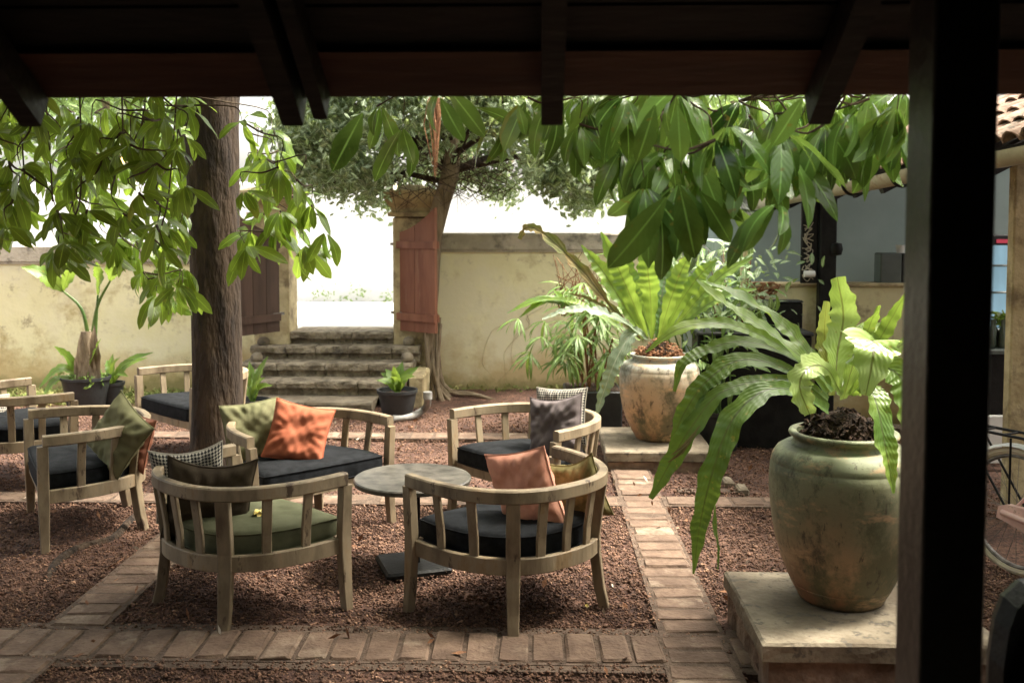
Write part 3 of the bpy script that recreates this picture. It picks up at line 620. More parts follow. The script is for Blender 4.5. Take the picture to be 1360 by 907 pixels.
# ================================================================ FURNITURE
CW, CD_, NE = .478, .645, 2.45
def dcurve(inset, n=200):
    pts = []
    a, b = CW - inset, CD_ - inset
    for i in range(n + 1):
        t = math.pi * i / n; c, s = math.cos(t), math.sin(t)
        pts.append(Vector((-a * math.copysign(abs(c) ** (2 / NE), c), -b * abs(s) ** (2 / NE), 0)))
    # constant arc length
    L = [0]
    for p, q in zip(pts, pts[1:]): L.append(L[-1] + (q - p).length)
    out = []; k = 0; m = 56
    for i in range(m + 1):
        s = L[-1] * i / m
        while k < n - 1 and L[k + 1] < s: k += 1
        out.append(pts[k].lerp(pts[k + 1], (s - L[k]) / (L[k + 1] - L[k])))
    return out
def at_frac(C, f): q = f * (len(C) - 1); k = min(int(q), len(C) - 2); return C[k].lerp(C[k + 1], q - k), (C[k + 1] - C[k]).normalized()
def bar(C1, f, prof, wt, th):
    """upright bar at fraction f; prof = [(z, outward offset, width)]"""
    m = MB(); p, T = at_frac(C1, f); N = Vector((T.y, -T.x, 0)); 
    if f in (0, 1): N = Vector((-1 if f == 0 else 1, 0, 0)) ; T = Vector((0, -1, 0)) if f == 0 else Vector((0, 1, 0))
    if N.dot(p - Vector((0, -.2, 0))) < 0: N = -N
    c = .004
    for (z, off, w) in prof:
        for (a, b) in ((-w / 2 + c, -th / 2), (w / 2 - c, -th / 2), (w / 2, -th / 2 + c), (w / 2, th / 2 - c), (w / 2 - c, th / 2), (-w / 2 + c, th / 2), (-w / 2, th / 2 - c), (-w / 2, -th / 2 + c)):
            m.v.append(tuple(p + N * (off + b) + T * a + Vector((0, 0, z))))
    for i in range(len(prof) - 1):
        for q in range(8): a = i * 8 + q; b = i * 8 + (q + 1) % 8; m.f.append((a, b, b + 8, a + 8))
    m.f.append(tuple(range(7, -1, -1))); k = (len(prof) - 1) * 8; m.f.append(tuple(range(k, k + 8))); return m
def chair_meshes():
    out = []
    C0 = dcurve(.0); C1 = dcurve(.03)
    def add(name, m, mat, smooth=False, parent=None): me = m.mesh(name, smooth, 35); me.materials.append(MATS[mat]); out.append((name, me, parent))
    add('top_rail', MB().sweep([p + Vector((0, 0, .648)) for p in C0], .048, .064), 'teak')
    add('seat_rail', MB().sweep([p + Vector((0, 0, .315)) for p in C1], .030, .078), 'teak')
    add('front_rail', MB().cbox((-CW + .06, -.022, .276), (CW - .06, .008, .354), .004), 'teak')
    leg = [(0, .012, .046), (.10, -.012, .052), (.27, -.034, .060), (.36, -.036, .062), (.5, -.020, .060), (.617, -.004, .058)]
    for f in (0, 1): add('leg', bar(C0, f, [(z, o * .4, w) for z, o, w in leg], .05, .046), 'teak')
    for f in (.335, .665): add('leg', bar(C0, f, [(z, o, w + .006) for z, o, w in leg], .05, .050), 'teak')
    sl_ = [(.352, -.034, .046), (.44, -.030, .047), (.53, -.016, .047), (.617, -.002, .047)]
    for f in (.115, .225, .415, .50, .585, .775, .885): add('slat', bar(C0, f, sl_, .05, .020), 'teak')
    # seat deck and cushion
    Ci = dcurve(.055); m = MB(); n = len(Ci)
    for z in (.30, .325): m.v += [tuple(p + Vector((0, -.01, z))) for p in Ci]
    m.f += [tuple(range(n - 1, -1, -1)), tuple(range(n, 2 * n))] + [(i, i + 1, n + i + 1, n + i) for i in range(n - 1)] + [(n - 1, 0, n, 2 * n - 1)]
    add('seat_deck', m, 'teak')
    return out
CH = chair_meshes()
def cushion_mesh(name, mat, seed):
    rnd = random.Random(seed); m = MB(); base = dcurve(.068)
    # add front edge points
    P0 = [p.copy() for p in base] + [Vector((CW - .068 - (2 * CW - .136) * i / 14, .012 + .01 * math.sin(math.pi * i / 14), 0)) for i in range(0, 15)]
    cx = Vector((0, -.26, 0)); n = len(P0); rings = []
    for (s, z) in ((.90, .328), (.975, .334), (.995, .35), (1.0, .375), (1.0, .41), (.992, .432), (.97, .446), (.92, .455), (.78, .461), (.5, .464), (.2, .462)):
        rings.append([(cx + (p - cx) * s) + Vector((0, 0, z + (.004 * math.sin(p.x * 17 + seed) * math.cos(p.y * 13 + seed) if z > .42 else 0))) for p in P0])
    for rg in rings: m.v += [tuple(p) for p in rg]
    for i in range(len(rings) - 1):
        for q in range(n): a = i * n + q; b = i * n + (q + 1) % n; m.f.append((a, a + n, b + n, b))
    k = (len(rings) - 1) * n; m.v.append(tuple(cx + Vector((0, 0, .461)))); c = len(m.v) - 1
    for q in range(n): m.f.append((k + q, c, k + (q + 1) % n))
    m.f.append(tuple(range(n)))
    me = m.mesh(name, True); me.materials.append(MATS[mat])
    pm = MB(); 
    for s, z in ((.998, .437), (.998, .345)):
        pts = [(cx + (p - cx) * s) + Vector((0, 0, z)) for p in P0]; pm.tube(pts + [pts[0]], .0045, 5, cap=False)
    pe = pm.mesh('piping', True); pe.materials.append(MATS[mat]); return me, pe
CUSH = {'black_fabric': cushion_mesh('seat_cushion', 'black_fabric', 1), 'green_fabric': cushion_mesh('seat_cushion', 'green_fabric', 2)}
def chair(pL, pR, label, cush, clabel, loc=None, h=None):
    """pL, pR: the two front corners of the arm rail in the photograph; the chair opens to the left of pL->pR seen from above (+y)"""
    a, b = G(*pL, .68), G(*pR, .68); c = (a + b) / 2; d = (b - a).normalized(); rz = math.atan2(d.y, d.x)
    r = root('tub_armchair', label, 'armchair', (c.x, c.y, 0), rz, 'slatted teak tub armchairs on the gravel')
    for (n, me, _) in CH: link(n, me, None, r)
    q = root('seat_pad', clabel, 'cushion', (c.x, c.y, 0), rz, 'seat cushions of the tub armchairs'); me, pe = CUSH[cush]
    s = link('pad', me, None, q); link('piping', pe, None, q)
    return r
cA = chair((545, 628), (735, 592), 'teak tub armchair with salmon and olive pillows, seen from behind, nearest the brick column', 'black_fabric', 'black seat cushion under the salmon pillow')
cB = chair((309, 589), (460, 627), 'teak tub armchair with the green seat, seen from behind, front left of the table', 'green_fabric', 'sage green seat cushion with a yellow flower lying on it')
cC = chair((515, 553), (337, 580), 'teak tub armchair holding the orange pillow, facing the round table beside the tree trunk', 'black_fabric', 'black seat cushion under the orange pillow')
cD = chair((730, 571), (607, 545), 'slatted teak tub armchair with the grey pillow, beyond the round table near the far pot', 'black_fabric', 'black seat cushion under the grey pillow')
cE = chair((55, 577), (38, 545), 'teak tub armchair at the left with the olive and red pillows', 'black_fabric', 'black seat cushion under the olive pillow with one corner up')
cF = chair((47, 503), (90, 518), 'teak tub armchair cut off by the left edge of the photo, below the potted palm', 'black_fabric', 'black seat cushion in the armchair cut off by the left edge')
cG = chair((250, 503), (190, 490), 'slatted teak tub armchair half hidden behind the tree trunk, without pillows', 'black_fabric', 'black seat cushion in the empty armchair behind the tree trunk')

def pillow(label, c, w, h, t, head, lean, roll, mat, seed, sag=.0, name='pillow'):
    rnd = random.Random(seed); n = 30; V = []; F = []; UV = []
    ph = [rnd.random() * 6 for _ in range(8)]
    for side in (1, -1):
        for j in range(n + 1):
            for i in range(n + 1):
                u, v = i / n * 2 - 1, j / n * 2 - 1
                k = 1 - .085 * (1 - abs(v) ** 2) * abs(u) ** 3; k2 = 1 - .085 * (1 - abs(u) ** 2) * abs(v) ** 3     # edges bow in, corners stay
                x = u * w / 2 * k; z = v * h / 2 * k2
                e = max(0, (1 - u ** 4) * (1 - v ** 4)) ** .55
                dg = (u - v) if ph[6] > 3 else (u + v); cr = (.10 * math.sin(5 * u + 3 * v + ph[0]) + .09 * math.sin(9 * v - 4 * u + ph[1]) + .06 * math.sin(17 * u + ph[2]) * math.sin(13 * v + ph[3]) + .10 * (1 - abs(math.sin(dg * 5.5 + .8 * math.sin(3 * u + ph[7])))) ** 3) * e
                edge = max(abs(u), abs(v)); wr = .075 * math.sin(math.atan2(v, u) * 17 + ph[4]) * edge ** 2 * e * 2.2
                y = side * t / 2 * (e * (1 + cr * side) + wr)
                z -= sag * (1 - u * u) * max(0, v) * h; y += .05 * w * math.sin(u * 1.4 + ph[5]) * .5
                V.append((x, y, z)); UV.append((i / n, j / n))
    m = (n + 1) ** 2
    for s in (0, 1):
        for j in range(n):
            for i in range(n):
                a = s * m + j * (n + 1) + i; q = (a, a + 1, a + n + 2, a + n + 1); F.append(q if s else q[::-1])
    me = fast_mesh(name, np.array(V), np.array(F), np.array(UV), True); me.materials.append(MATS[mat])
    r = bpy.data.objects.new(name, None); COL.objects.link(r)
    tag(r, label, 'pillow', 'throw pillows on the armchairs')
    r.matrix_world = Matrix.Translation(c) @ Matrix.Rotation(math.atan2(head[1], head[0]) + math.pi / 2, 4, 'Z') @ Matrix.Rotation(-lean, 4, 'X') @ Matrix.Rotation(roll, 4, 'Y')
    link('cover', me, None, r)
    pts = []
    for (u0, v0, u1, v1) in ((-1, -1, 1, -1), (1, -1, 1, 1), (1, 1, -1, 1), (-1, 1, -1, -1)):
        for q in range(10):
            u, v = u0 + (u1 - u0) * q / 10, v0 + (v1 - v0) * q / 10
            k = 1 - .085 * (1 - abs(v) ** 2) * abs(u) ** 3; k2 = 1 - .085 * (1 - abs(u) ** 2) * abs(v) ** 3
            pts.append((u * w / 2 * k, .05 * w * math.sin(u * 1.4 + ph[5]) * .5, v * h / 2 * k2 - sag * (1 - u * u) * max(0, v) * h))
    MB().tube(pts + [pts[0]], .0045, 5, cap=False).build('seam', mat, r, smooth=True, world=False)
    return r
def fr(ch, x, y, z):   # point in a chair's own frame
    c, s = math.cos(ch.rotation_euler.z), math.sin(ch.rotation_euler.z); return Vector((ch.location.x + c * x - s * y, ch.location.y + s * x + c * y, z))
def od(ch, t=0): a = ch.rotation_euler.z + math.pi / 2 + t; return (math.cos(a), math.sin(a))
# chair A: salmon and olive
pillow('salmon pink pillow leaning sideways in the armchair nearest the brick column', P(699, 652, 4.80), .36, .42, .13, (-.55, -.84), R(-10), R(-14), 'salmon_fabric', 3)
pillow('olive gold pillow squashed in the back of the armchair nearest the brick column', P(766, 648, 4.95), .29, .34, .12, (-.35, -.93), R(-12), R(-16), 'gold_fabric', 4, .1)
# chair B: dark brown over woven
pillow('dark brown pillow slumped against the back of the green seated armchair', P(278, 662, 4.78), .42, .46, .14, (.25, -.97), R(-16), R(7), 'brown_fabric', 5, .08)
pillow('black and white woven pillow behind the dark brown one in the green seated armchair', P(252, 640, 4.98), .36, .40, .10, (.35, -.93), R(-10), R(-5), 'woven_check', 6, .06)
# chair C: olive and orange
pillow('olive green pillow upright beside the tree trunk in the armchair facing the table', P(336, 573, 6.08), .36, .38, .13, (.35, -.93), R(16), R(-6), 'olive_fabric', 7)
pillow('burnt orange pillow leaning on the olive green one', P(397, 575, 6.02), .37, .37, .13, (.2, -.97), R(22), R(14), 'orange_fabric', 8)
# chair D
pillow('grey mauve velvet pillow in the armchair beyond the round table', P(738, 566, 6.20), .40, .40, .13, (-.55, -.83), R(16), R(-10), 'mauve_fabric', 9, .06)
pillow('black and white woven pillow behind the grey mauve one', P(745, 552, 6.36), .36, .36, .10, (-.45, -.89), R(12), R(-4), 'woven_check', 10)
# chair E
pillow('olive pillow with one corner up in the left armchair by the potted plants', P(158, 578, 5.95), .38, .40, .13, (-.35, -.93), R(14), R(34), 'olive_fabric', 11)
pillow('dark red pillow behind the olive one in the left armchair', P(178, 585, 6.1), .30, .34, .10, (-.45, -.89), R(10), R(10), 'gate_red', 12)
pillow('pale woven pillow cut off by the left edge of the photo', P(-16, 556, 7.4), .38, .38, .12, (.8, -.4), R(14), R(8), 'woven_check', 13)
# yellow flower on the green seat, another on the ground
def flower(c, s, label):
    r = root('fallen_flower', label, 'flower', tuple(c))
    for k in range(9):
        a = k * 2.4; me = leaf_mesh('petal', 'yellow_petal', s, s * .75, 1.6, .5, .5, 5); o = link('petal', me, None, r)
        o.matrix_local = leaf_matrix((0, 0, .004 + .001 * k), (math.cos(a), math.sin(a), .35 + .12 * k), (0, 0, 1))
    return r
flower(P(345, 682, 5.06) * 1 if False else G(345, 682, .467), .045, 'crumpled yellow flower lying on the green seat cushion')
flower(G(779, 806, .012), .014, 'tiny pale fallen flower on the gravel by the armchair legs')

# round table
tc = G(548, 634, .50)
t = root('round_table', 'low round table with dark grey stone top and square black foot between the armchairs', 'table', (tc.x, tc.y, 0), R(20))
MB().lathe([(0.001, .470), (.295, .470), (.318, .475), (.322, .485), (.322, .498), (.316, .504), (.001, .504)], 56, wob=0).build('table_top', 'stone_top', t, smooth=True, angle=30)
MB().cbox((-.035, -.035, .03), (.035, .035, .468), .006).build('column', 'black_paint', t)
MB().cbox((-.18, -.18, 0.006), (.18, .18, .034), .012).build('foot_plate', 'black_paint', t)
MB().box((-.14, -.14, .452), (.14, .14, .4685)).build('top_bracket', 'black_paint', t)

# ================================================================ PLINTHS AND JARS
def plinth(x0, x1, y0, y1, zt, label):
    r = root('plinth', label, 'plinth', ((x0 + x1) / 2, (y0 + y1) / 2, 0)); sub = .075
    def rough(x0, x1, y0, y1, z0, z1, am, c):
        m = MB(); nx = 14; ring = []
        per = [(x0 + (x1 - x0) * i / nx, y0) for i in range(nx)] + [(x1, y0 + (y1 - y0) * i / nx) for i in range(nx)] + [(x1 - (x1 - x0) * i / nx, y1) for i in range(nx)] + [(x0, y1 - (y1 - y0) * i / nx) for i in range(nx)]
        cx, cy = (x0 + x1) / 2, (y0 + y1) / 2
        for (z, e) in ((z0, 0), ((z0 + z1) / 2, 0), (z1 - c, 0), (z1, c)):
            for (x, y) in per: m.v.append((x + (c if x < cx else -c) * (e > 0) * (abs(x - cx) > .9 * (x1 - x0) / 2) + random.uniform(-am, am), y + (c if y < cy else -c) * (e > 0) * (abs(y - cy) > .9 * (y1 - y0) / 2) + random.uniform(-am, am), z + random.uniform(-am, am) * .4))
        n = len(per)
        for k in range(3):
            for i in range(n): a = k * n + i; b = k * n + (i + 1) % n; m.f.append((a, b, b + n, a + n))
        m.f.append(tuple(range(3 * n, 4 * n))); return m
    rough(x0, x1, y0, y1, zt - sub, zt, .003, .010).build('slab', 'concrete', r, world=True)
    rough(x0 + .02, x1 - .02, y0 + .025, y1 - .02, -.04, zt - sub - .006, .009, .004).build('base', 'red_base', r, world=True)
    return r
plinth(.90, 1.86, 3.90, 4.74, .22, 'broken edged concrete plinth carrying the big near jar')
plinth(.52, 1.36, 7.57, 8.52, .15, 'low concrete plinth carrying the far jar')
def jar_mat(name, top, mid, body, low, zt):
    m, n, l, b, o = nodes(name)
    tc = n.new('ShaderNodeTexCoord'); sx = n.new('ShaderNodeSeparateXYZ'); l.new(tc.outputs['Object'], sx.inputs[0])
    nz = n.new('ShaderNodeTexNoise'); nz.inputs['Scale'].default_value = 2.6; nz.inputs['Detail'].default_value = 9; nz.inputs['Roughness'].default_value = .65; l.new(tc.outputs['Object'], nz.inputs[0])
    mm = n.new('ShaderNodeMath'); mm.operation = 'MULTIPLY_ADD'; l.new(nz.outputs[0], mm.inputs[0]); mm.inputs[1].default_value = .75; l.new(sx.outputs[2], mm.inputs[2])
    dv = n.new('ShaderNodeMath'); dv.operation = 'MULTIPLY_ADD'; l.new(mm.outputs[0], dv.inputs[0]); dv.inputs[1].default_value = 1 / zt; dv.inputs[2].default_value = -.375 / zt
    r = ramp(n, [(.02, low), (.22, body), (.48 if name == 'jar_green' else .62, mid), (.9, top)]); l.new(dv.outputs[0], r.inputs[0]); col = r.outputs[0]
    for (sc, c, lo, hi, stz) in ((7, (.03, .03, .02), .56, .74, .6), (2.4, (.075, .08, .04), .44, .60, .8), (22, (.05, .04, .025), .62, .70, .25), (3, tuple(min(1, x * 1.3) for x in body), .58, .72, 2.5)):
        mp = n.new('ShaderNodeMapping'); mp.inputs['Scale'].default_value = (1, 1, stz); l.new(tc.outputs['Object'], mp.inputs[0])
        q = n.new('ShaderNodeTexNoise'); q.inputs['Scale'].default_value = sc; q.inputs['Detail'].default_value = 10; q.inputs['Roughness'].default_value = .75; l.new(mp.outputs[0], q.inputs[0])
        r2 = ramp(n, [(.5 + (lo - .5) * .7, (0, 0, 0)), (.5 + (hi - .5) * .6, (.8, .8, .8))]); l.new(q.outputs[0], r2.inputs[0])
        mx = n.new('ShaderNodeMix'); mx.data_type = 'RGBA'; l.new(r2.outputs[0], mx.inputs[0]); l.new(col, mx.inputs[6]); mx.inputs[7].default_value = (*c, 1); col = mx.outputs[2]
    l.new(col, b.inputs['Base Color']); b.inputs['Roughness'].default_value = .58; b.inputs['Specular IOR Level'].default_value = .35
    bp = n.new('ShaderNodeBump'); bp.inputs['Strength'].default_value = .4; bp.inputs['Distance'].default_value = .01; l.new(q.outputs[0], bp.inputs['Height']); l.new(bp.outputs[0], b.inputs['Normal'])
jar_mat('jar_green', (.20, .22, .13), (.18, .165, .095), (.31, .205, .115), (.27, .13, .065), .76)
jar_mat('jar_orange', (.40, .40, .34), (.47, .35, .22), (.48, .30, .16), (.34, .18, .09), .70)
def jar(c, h, rm, mat, label, name='clay_jar'):
    r = root(name, label, 'jar', tuple(c)); s = h / .75; k = rm / .325
    prof = [(.001, 0), (.17, 0), (.185, .008), (.196, .030), (.215, .065), (.217, .068), (.216, .072), (.222, .078), (.262, .17), (.295, .28), (.315, .40), (.324, .50), (.322, .57), (.317, .612), (.315, .615), (.3155, .620), (.309, .642), (.290, .672), (.262, .688), (.236, .693), (.222, .700), (.218, .712), (.222, .724), (.236, .732), (.240, .742), (.236, .752), (.222, .754), (.205, .748), (.200, .70), (.21, .64)]
    prof = [(a * k, z * s) for a, z in prof]
    dense = []
    for p, q in zip(prof, prof[1:]):
        m = max(1, int(math.hypot(q[0] - p[0], q[1] - p[1]) / .025))
        for i in range(m): dense.append((p[0] + (q[0] - p[0]) * i / m + random.uniform(-.0007, .0007), p[1] + (q[1] - p[1]) * i / m))
    dense.append(prof[-1])
    MB().lathe(dense, 72, wob=.006).build('body', mat, r, smooth=True, angle=60)
    MB().lathe([(.205 * k, .69 * s), (.12 * k, .715 * s), (.001, .73 * s)], 24).build('soil', 'soil', r, smooth=True)
    return r
JN = G(1112, 788, .222); JN = Vector((JN.x, 4.40, .222)); jar(JN, .75, .322, 'jar_green', 'large weathered green glazed clay jar on the nearer plinth')
JF = Vector((G(871, 575, .152).x, 8.06, .152)); jar(JF, .69, .325, 'jar_orange', 'terracotta jar with pale grey rim on the farther plinth')

def root_ball(r, c, rad, h, n, mat='soil'):
    m = MB()
    for k in range(n):
        a = random.uniform(0, 6.28); q = rad * random.random() ** .5; p = c + Vector((math.cos(a) * q, math.sin(a) * q, random.uniform(-.02, h * (1 - q / rad * .7))))
        d = Vector((random.gauss(0, 1), random.gauss(0, 1), random.gauss(0, .6))).normalized() * random.uniform(.02, .06)
        m.tube([p, p + d * .5 + Vector((0, 0, .01)), p + d], [.008, .007, .002], 4, cap=False)
    m.build('root_mass', mat, r, world=True, kind='stuff')
    MB().lathe([(rad * .9, -.03), (rad * .75, h * .4), (rad * .35, h * .75), (.001, h * .85)], 18, tuple(c), .05).build('crown_core', 'soil', r, smooth=True, world=True)

# near bird's nest fern
top = JN + Vector((0, 0, .72)); Y0 = JN.y
f = root('birds_nest_fern', 'huge birds nest fern with long drooping ribbed fronds in the near jar', 'fern', tuple(top))
root_ball(f, top, .17, .15, 700)
def FR(par, pix, widths, mat='fern_leaf', hint=(0, -.8, .6), **kw):
    return frond('frond', [P(x, y, Y) for (x, y, Y) in pix], [w * (.50 if k < 2 else .68) for k, w in enumerate(widths)], mat, par, hint, **{**dict(n=150), **kw})
y = Y0
FR(f, [(1100, 545, y), (1056, 519, y - .08), (1011, 521, y - .18), (970, 562, y - .27), (944, 635, y - .33), (929, 700, y - .35), (921, 762, y - .36)], [.08, .11, .13, .15, .145, .10, .01], 'fern_dark', ripple=.10, pleat=26, seed=1)
FR(f, [(1100, 540, y + .1), (1060, 508, y + .08), (1008, 506, y + .02), (954, 524, y - .05), (915, 572, y - .1), (888, 618, y - .12), (864, 662, y - .14)], [.05, .07, .085, .10, .13, .12, .03], 'fern_dark', pleat=26, seed=2)
FR(f, [(1100, 530, y + .12), (1050, 492, y + .08), (985, 478, y + .04), (938, 507, y - .02), (908, 550, y - .05), (892, 588, y - .06)], [.05, .09, .12, .125, .11, .02], 'fern_dark', pleat=26, seed=3)
FR(f, [(1100, 525, y + .25), (1058, 476, y + .25), (990, 454, y + .22), (938, 465, y + .18), (906, 485, y + .12), (896, 520, y + .1)], [.04, .07, .09, .085, .07, .02], 'fern_dark', pleat=24, seed=4)
FR(f, [(1100, 520, y + .15), (1063, 478, y + .2), (1011, 446, y + .2), (960, 430, y + .16), (902, 437, y + .1), (857, 468, y + .05)], [.05, .08, .085, .085, .08, .01], 'fern_leaf', pleat=20, seed=5)
FR(f, [(1105, 520, y + .2), (1075, 470, y + .3), (1030, 425, y + .35), (985, 395, y + .3), (938, 375, y + .3)], [.06, .12, .13, .12, .11, .02], 'fern_leaf', (0, -.5, .86), pleat=18, seed=6, ripple=.2)
FR(f, [(1105, 520, y + .1), (1070, 480, y + .1), (1020, 440, y + .12), (965, 405, y + .1), (925, 372, y + .1)], [.06, .11, .12, .12, .10, .02], 'fern_leaf', (.3, -.5, .86), pleat=18, seed=7, ripple=.2)
FR(f, [(1110, 520, y + .15), (1112, 470, y + .2), (1120, 420, y + .25), (1112, 368, y + .15)], [.08, .17, .22, .20, .17, .09], 'fern_painted_sun', (0, -1, .15), pleat=10, seed=8, ripple=.10)
FR(f, [(1105, 525, y + .25), (1098, 480, y + .3), (1095, 440, y + .35), (1098, 400, y + .3)], [.06, .10, .12, .09, .04], 'fern_painted_sun', (-.2, -1, .15), pleat=12, seed=9)
FR(f, [(1130, 520, y + .15), (1142, 470, y + .2), (1156, 430, y + .2), (1166, 406, y + .1)], [.05, .07, .075, .08, .04], 'fern_leaf', (.2, -1, .2), pleat=14, seed=10)
FR(f, [(1130, 525, y + .1), (1155, 475, y + .1), (1180, 430, y + .1), (1204, 388, y + .05)], [.05, .10, .11, .09, .01], 'fern_leaf', (.25, -1, .3), pleat=14, seed=11)
FR(f, [(1140, 525, y + .05), (1165, 490, y), (1190, 464, y), (1222, 440, y)], [.05, .08, .085, .07, .02], 'fern_painted_sun', (.25, -.8, .5), pleat=14, seed=12)
FR(f, [(1120, 530, y), (1135, 480, y - .08), (1155, 452, y - .2), (1160, 470, y - .30), (1150, 525, y - .34)], [.08, .20, .29, .33, .30, .20, .05], 'fern_painted_sun', (.1, -.75, .65), pleat=9, seed=13, ripple=.09, fold=.12)
FR(f, [(1118, 525, y - .05), (1098, 490, y - .15), (1075, 488, y - .25), (1062, 512, y - .3), (1075, 550, y - .3)], [.05, .13, .17, .15, .14, .09], 'fern_painted_sun', (-.2, -.8, .5), pleat=12, seed=14, ripple=.22, ragged=.2)
FR(f, [(1130, 525, y - .05), (1150, 510, y - .2), (1165, 540, y - .3), (1176, 595, y - .36), (1187, 655, y - .38)], [.06, .14, .17, .17, .16, .12, .02], 'fern_leaf', (.2, -.95, .25), pleat=26, seed=15, ripple=.14)
FR(f, [(1130, 520, y), (1165, 490, y - .05), (1195, 500, y - .1), (1208, 545, y - .15), (1212, 605, y - .2)], [.06, .15, .19, .18, .15, .03], 'fern_leaf', (.1, -.95, .3), pleat=20, seed=16)
FR(f, [(950, 655, y - .30), (948, 690, y - .3), (953, 725, y - .3), (953, 757, y - .3)], [.03, .04, .045, .04, .01], 'fern_dark', (.8, -.6, 0), pleat=24, seed=18, ripple=.3)
FR(f, [(1115, 525, y + .3), (1130, 480, y + .45), (1150, 440, y + .6), (1175, 430, y + .8)], [.06, .12, .14, .12, .02], 'fern_leaf', (0, -.8, .6), seed=19)
# curled dry tips
for (x, yy) in ((910, 590), (905, 600)): FR(f, [(x + 20, yy - 25, y - .2), (x, yy, y - .22), (x - 18, yy + 14, y - .22)], [.01, .035, .005], 'fern_brown', seed=x, n=12)

# far bird's nest fern
top = JF + Vector((0, 0, .66)); y = JF.y
f = root('birds_nest_fern', 'upright birds nest fern with one brown torn frond in the far jar', 'fern', tuple(top))
root_ball(f, top, .19, .16, 800, 'dry_root')
H2 = (0, -1, .25)
FR(f, [(850, 450, y), (815, 412, y - .05), (778, 365, y - .1), (742, 328, y - .15), (715, 306, y - .15), (698, 303, y - .15), (690, 318, y - .15)], [.04, .13, .15, .14, .12, .09, .05], 'fern_brown', H2, seed=31, ragged=.5, pleat=12, n=60)
FR(f, [(855, 450, y + .05), (825, 400, y), (800, 360, y), (772, 326, y)], [.05, .17, .20, .16, .02], 'fern_leaf', H2, seed=32, pleat=14)
FR(f, [(860, 450, y), (838, 395, y - .05), (818, 350, y - .05), (798, 308, y - .05)], [.05, .19, .23, .19, .02], 'fern_leaf', H2, seed=33, pleat=14)
FR(f, [(866, 450, y - .05), (864, 395, y - .15), (860, 355, y - .2), (856, 320, y - .2)], [.05, .20, .25, .22, .04], 'fern_leaf', H2, seed=34, pleat=14)
FR(f, [(875, 450, y), (890, 400, y - .1), (905, 360, y - .1), (918, 336, y - .1)], [.05, .18, .22, .17, .02], 'fern_leaf', H2, seed=35, pleat=14)
FR(f, [(880, 450, y + .05), (905, 400, y), (930, 365, y), (952, 345, y)], [.05, .16, .19, .15, .02], 'fern_leaf', H2, seed=36, pleat=14)
FR(f, [(885, 450, y), (925, 400, y - .1), (960, 365, y - .1), (1000, 342, y - .1)], [.05, .15, .17, .13, .02], 'fern_leaf', (0, -.8, .6), seed=37, pleat=14)
FR(f, [(885, 452, y), (925, 415, y - .2), (965, 392, y - .3), (1005, 384, y - .4)], [.05, .14, .16, .12, .02], 'fern_leaf', (0, -.7, .7), seed=38, pleat=14)
FR(f, [(860, 450, y), (842, 440, y - .1), (818, 478, y - .22), (802, 520, y - .25), (790, 556, y - .28)], [.05, .11, .17, .18, .16, .10, .02], 'fern_grey', (0, -1, .3), seed=39, pleat=18, ragged=.2, ripple=.2)
FR(f, [(858, 450, y), (825, 425, y - .2), (790, 413, y - .3), (755, 412, y - .35), (720, 424, y - .4)], [.05, .10, .13, .12, .10, .02], 'fern_grey', (0, -.75, .7), seed=40, ragged=.3, pleat=16)
FR(f, [(850, 452, y + .1), (800, 420, y + .3), (760, 400, y + .4), (712, 396, y + .5)], [.04, .09, .10, .08, .02], 'fern_leaf', (0, -.6, .8), seed=41)
FR(f, [(866, 450, y + .1), (848, 400, y + .2), (835, 360, y + .3), (828, 330, y + .35)], [.05, .16, .2, .16, .02], 'fern_leaf', H2, seed=42)
FR(f, [(872, 450, y + .1), (878, 400, y + .2), (884, 360, y + .3), (885, 325, y + .35)], [.05, .16, .2, .16, .02], 'fern_dark', H2, seed=43)
FR(f, [(880, 450, y + .1), (912, 410, y + .3), (940, 390, y + .5), (965, 395, y + .7)], [.05, .14, .16, .12, .02], 'fern_dark', H2, seed=44)
FR(f, [(850, 448, y), (818, 420, y + .1), (785, 398, y + .1), (756, 390, y + .15)], [.03, .05, .06, .05, .01], 'fern_brown', H2, seed=45, ragged=.4)

# ================================================================ SMALL POTTED PLANTS
def bucket(r, rt, rb, h, mat='black_plastic'):
    MB().lathe([(.001, 0), (rb, 0), (rb + .004, .01), (rt - .004, h - .035), (rt + .008, h - .03), (rt + .010, h), (rt - .006, h), (rt - .012, h - .05)], 32).build('pot', mat, r, smooth=True, angle=35)
    MB().lathe([(rt - .012, h - .045), (.001, h - .035)], 20).build('soil', 'soil', r, smooth=True)
def strap(r, base, tip, w, mat, seed, sagz=.12, n=16, rz=0):
    b, t_ = Vector(base), Vector(tip); mid = (b + t_) / 2 + Vector((0, 0, sagz)); return frond('leaf', [b, b.lerp(mid, .5) + Vector((0, 0, sagz * .3)), mid, t_], [.3 * w, .8 * w, w, .8 * w, .05 * w], mat, r, (0, -.7, .7), n=n, seed=seed, pleat=10, ripple=.06)
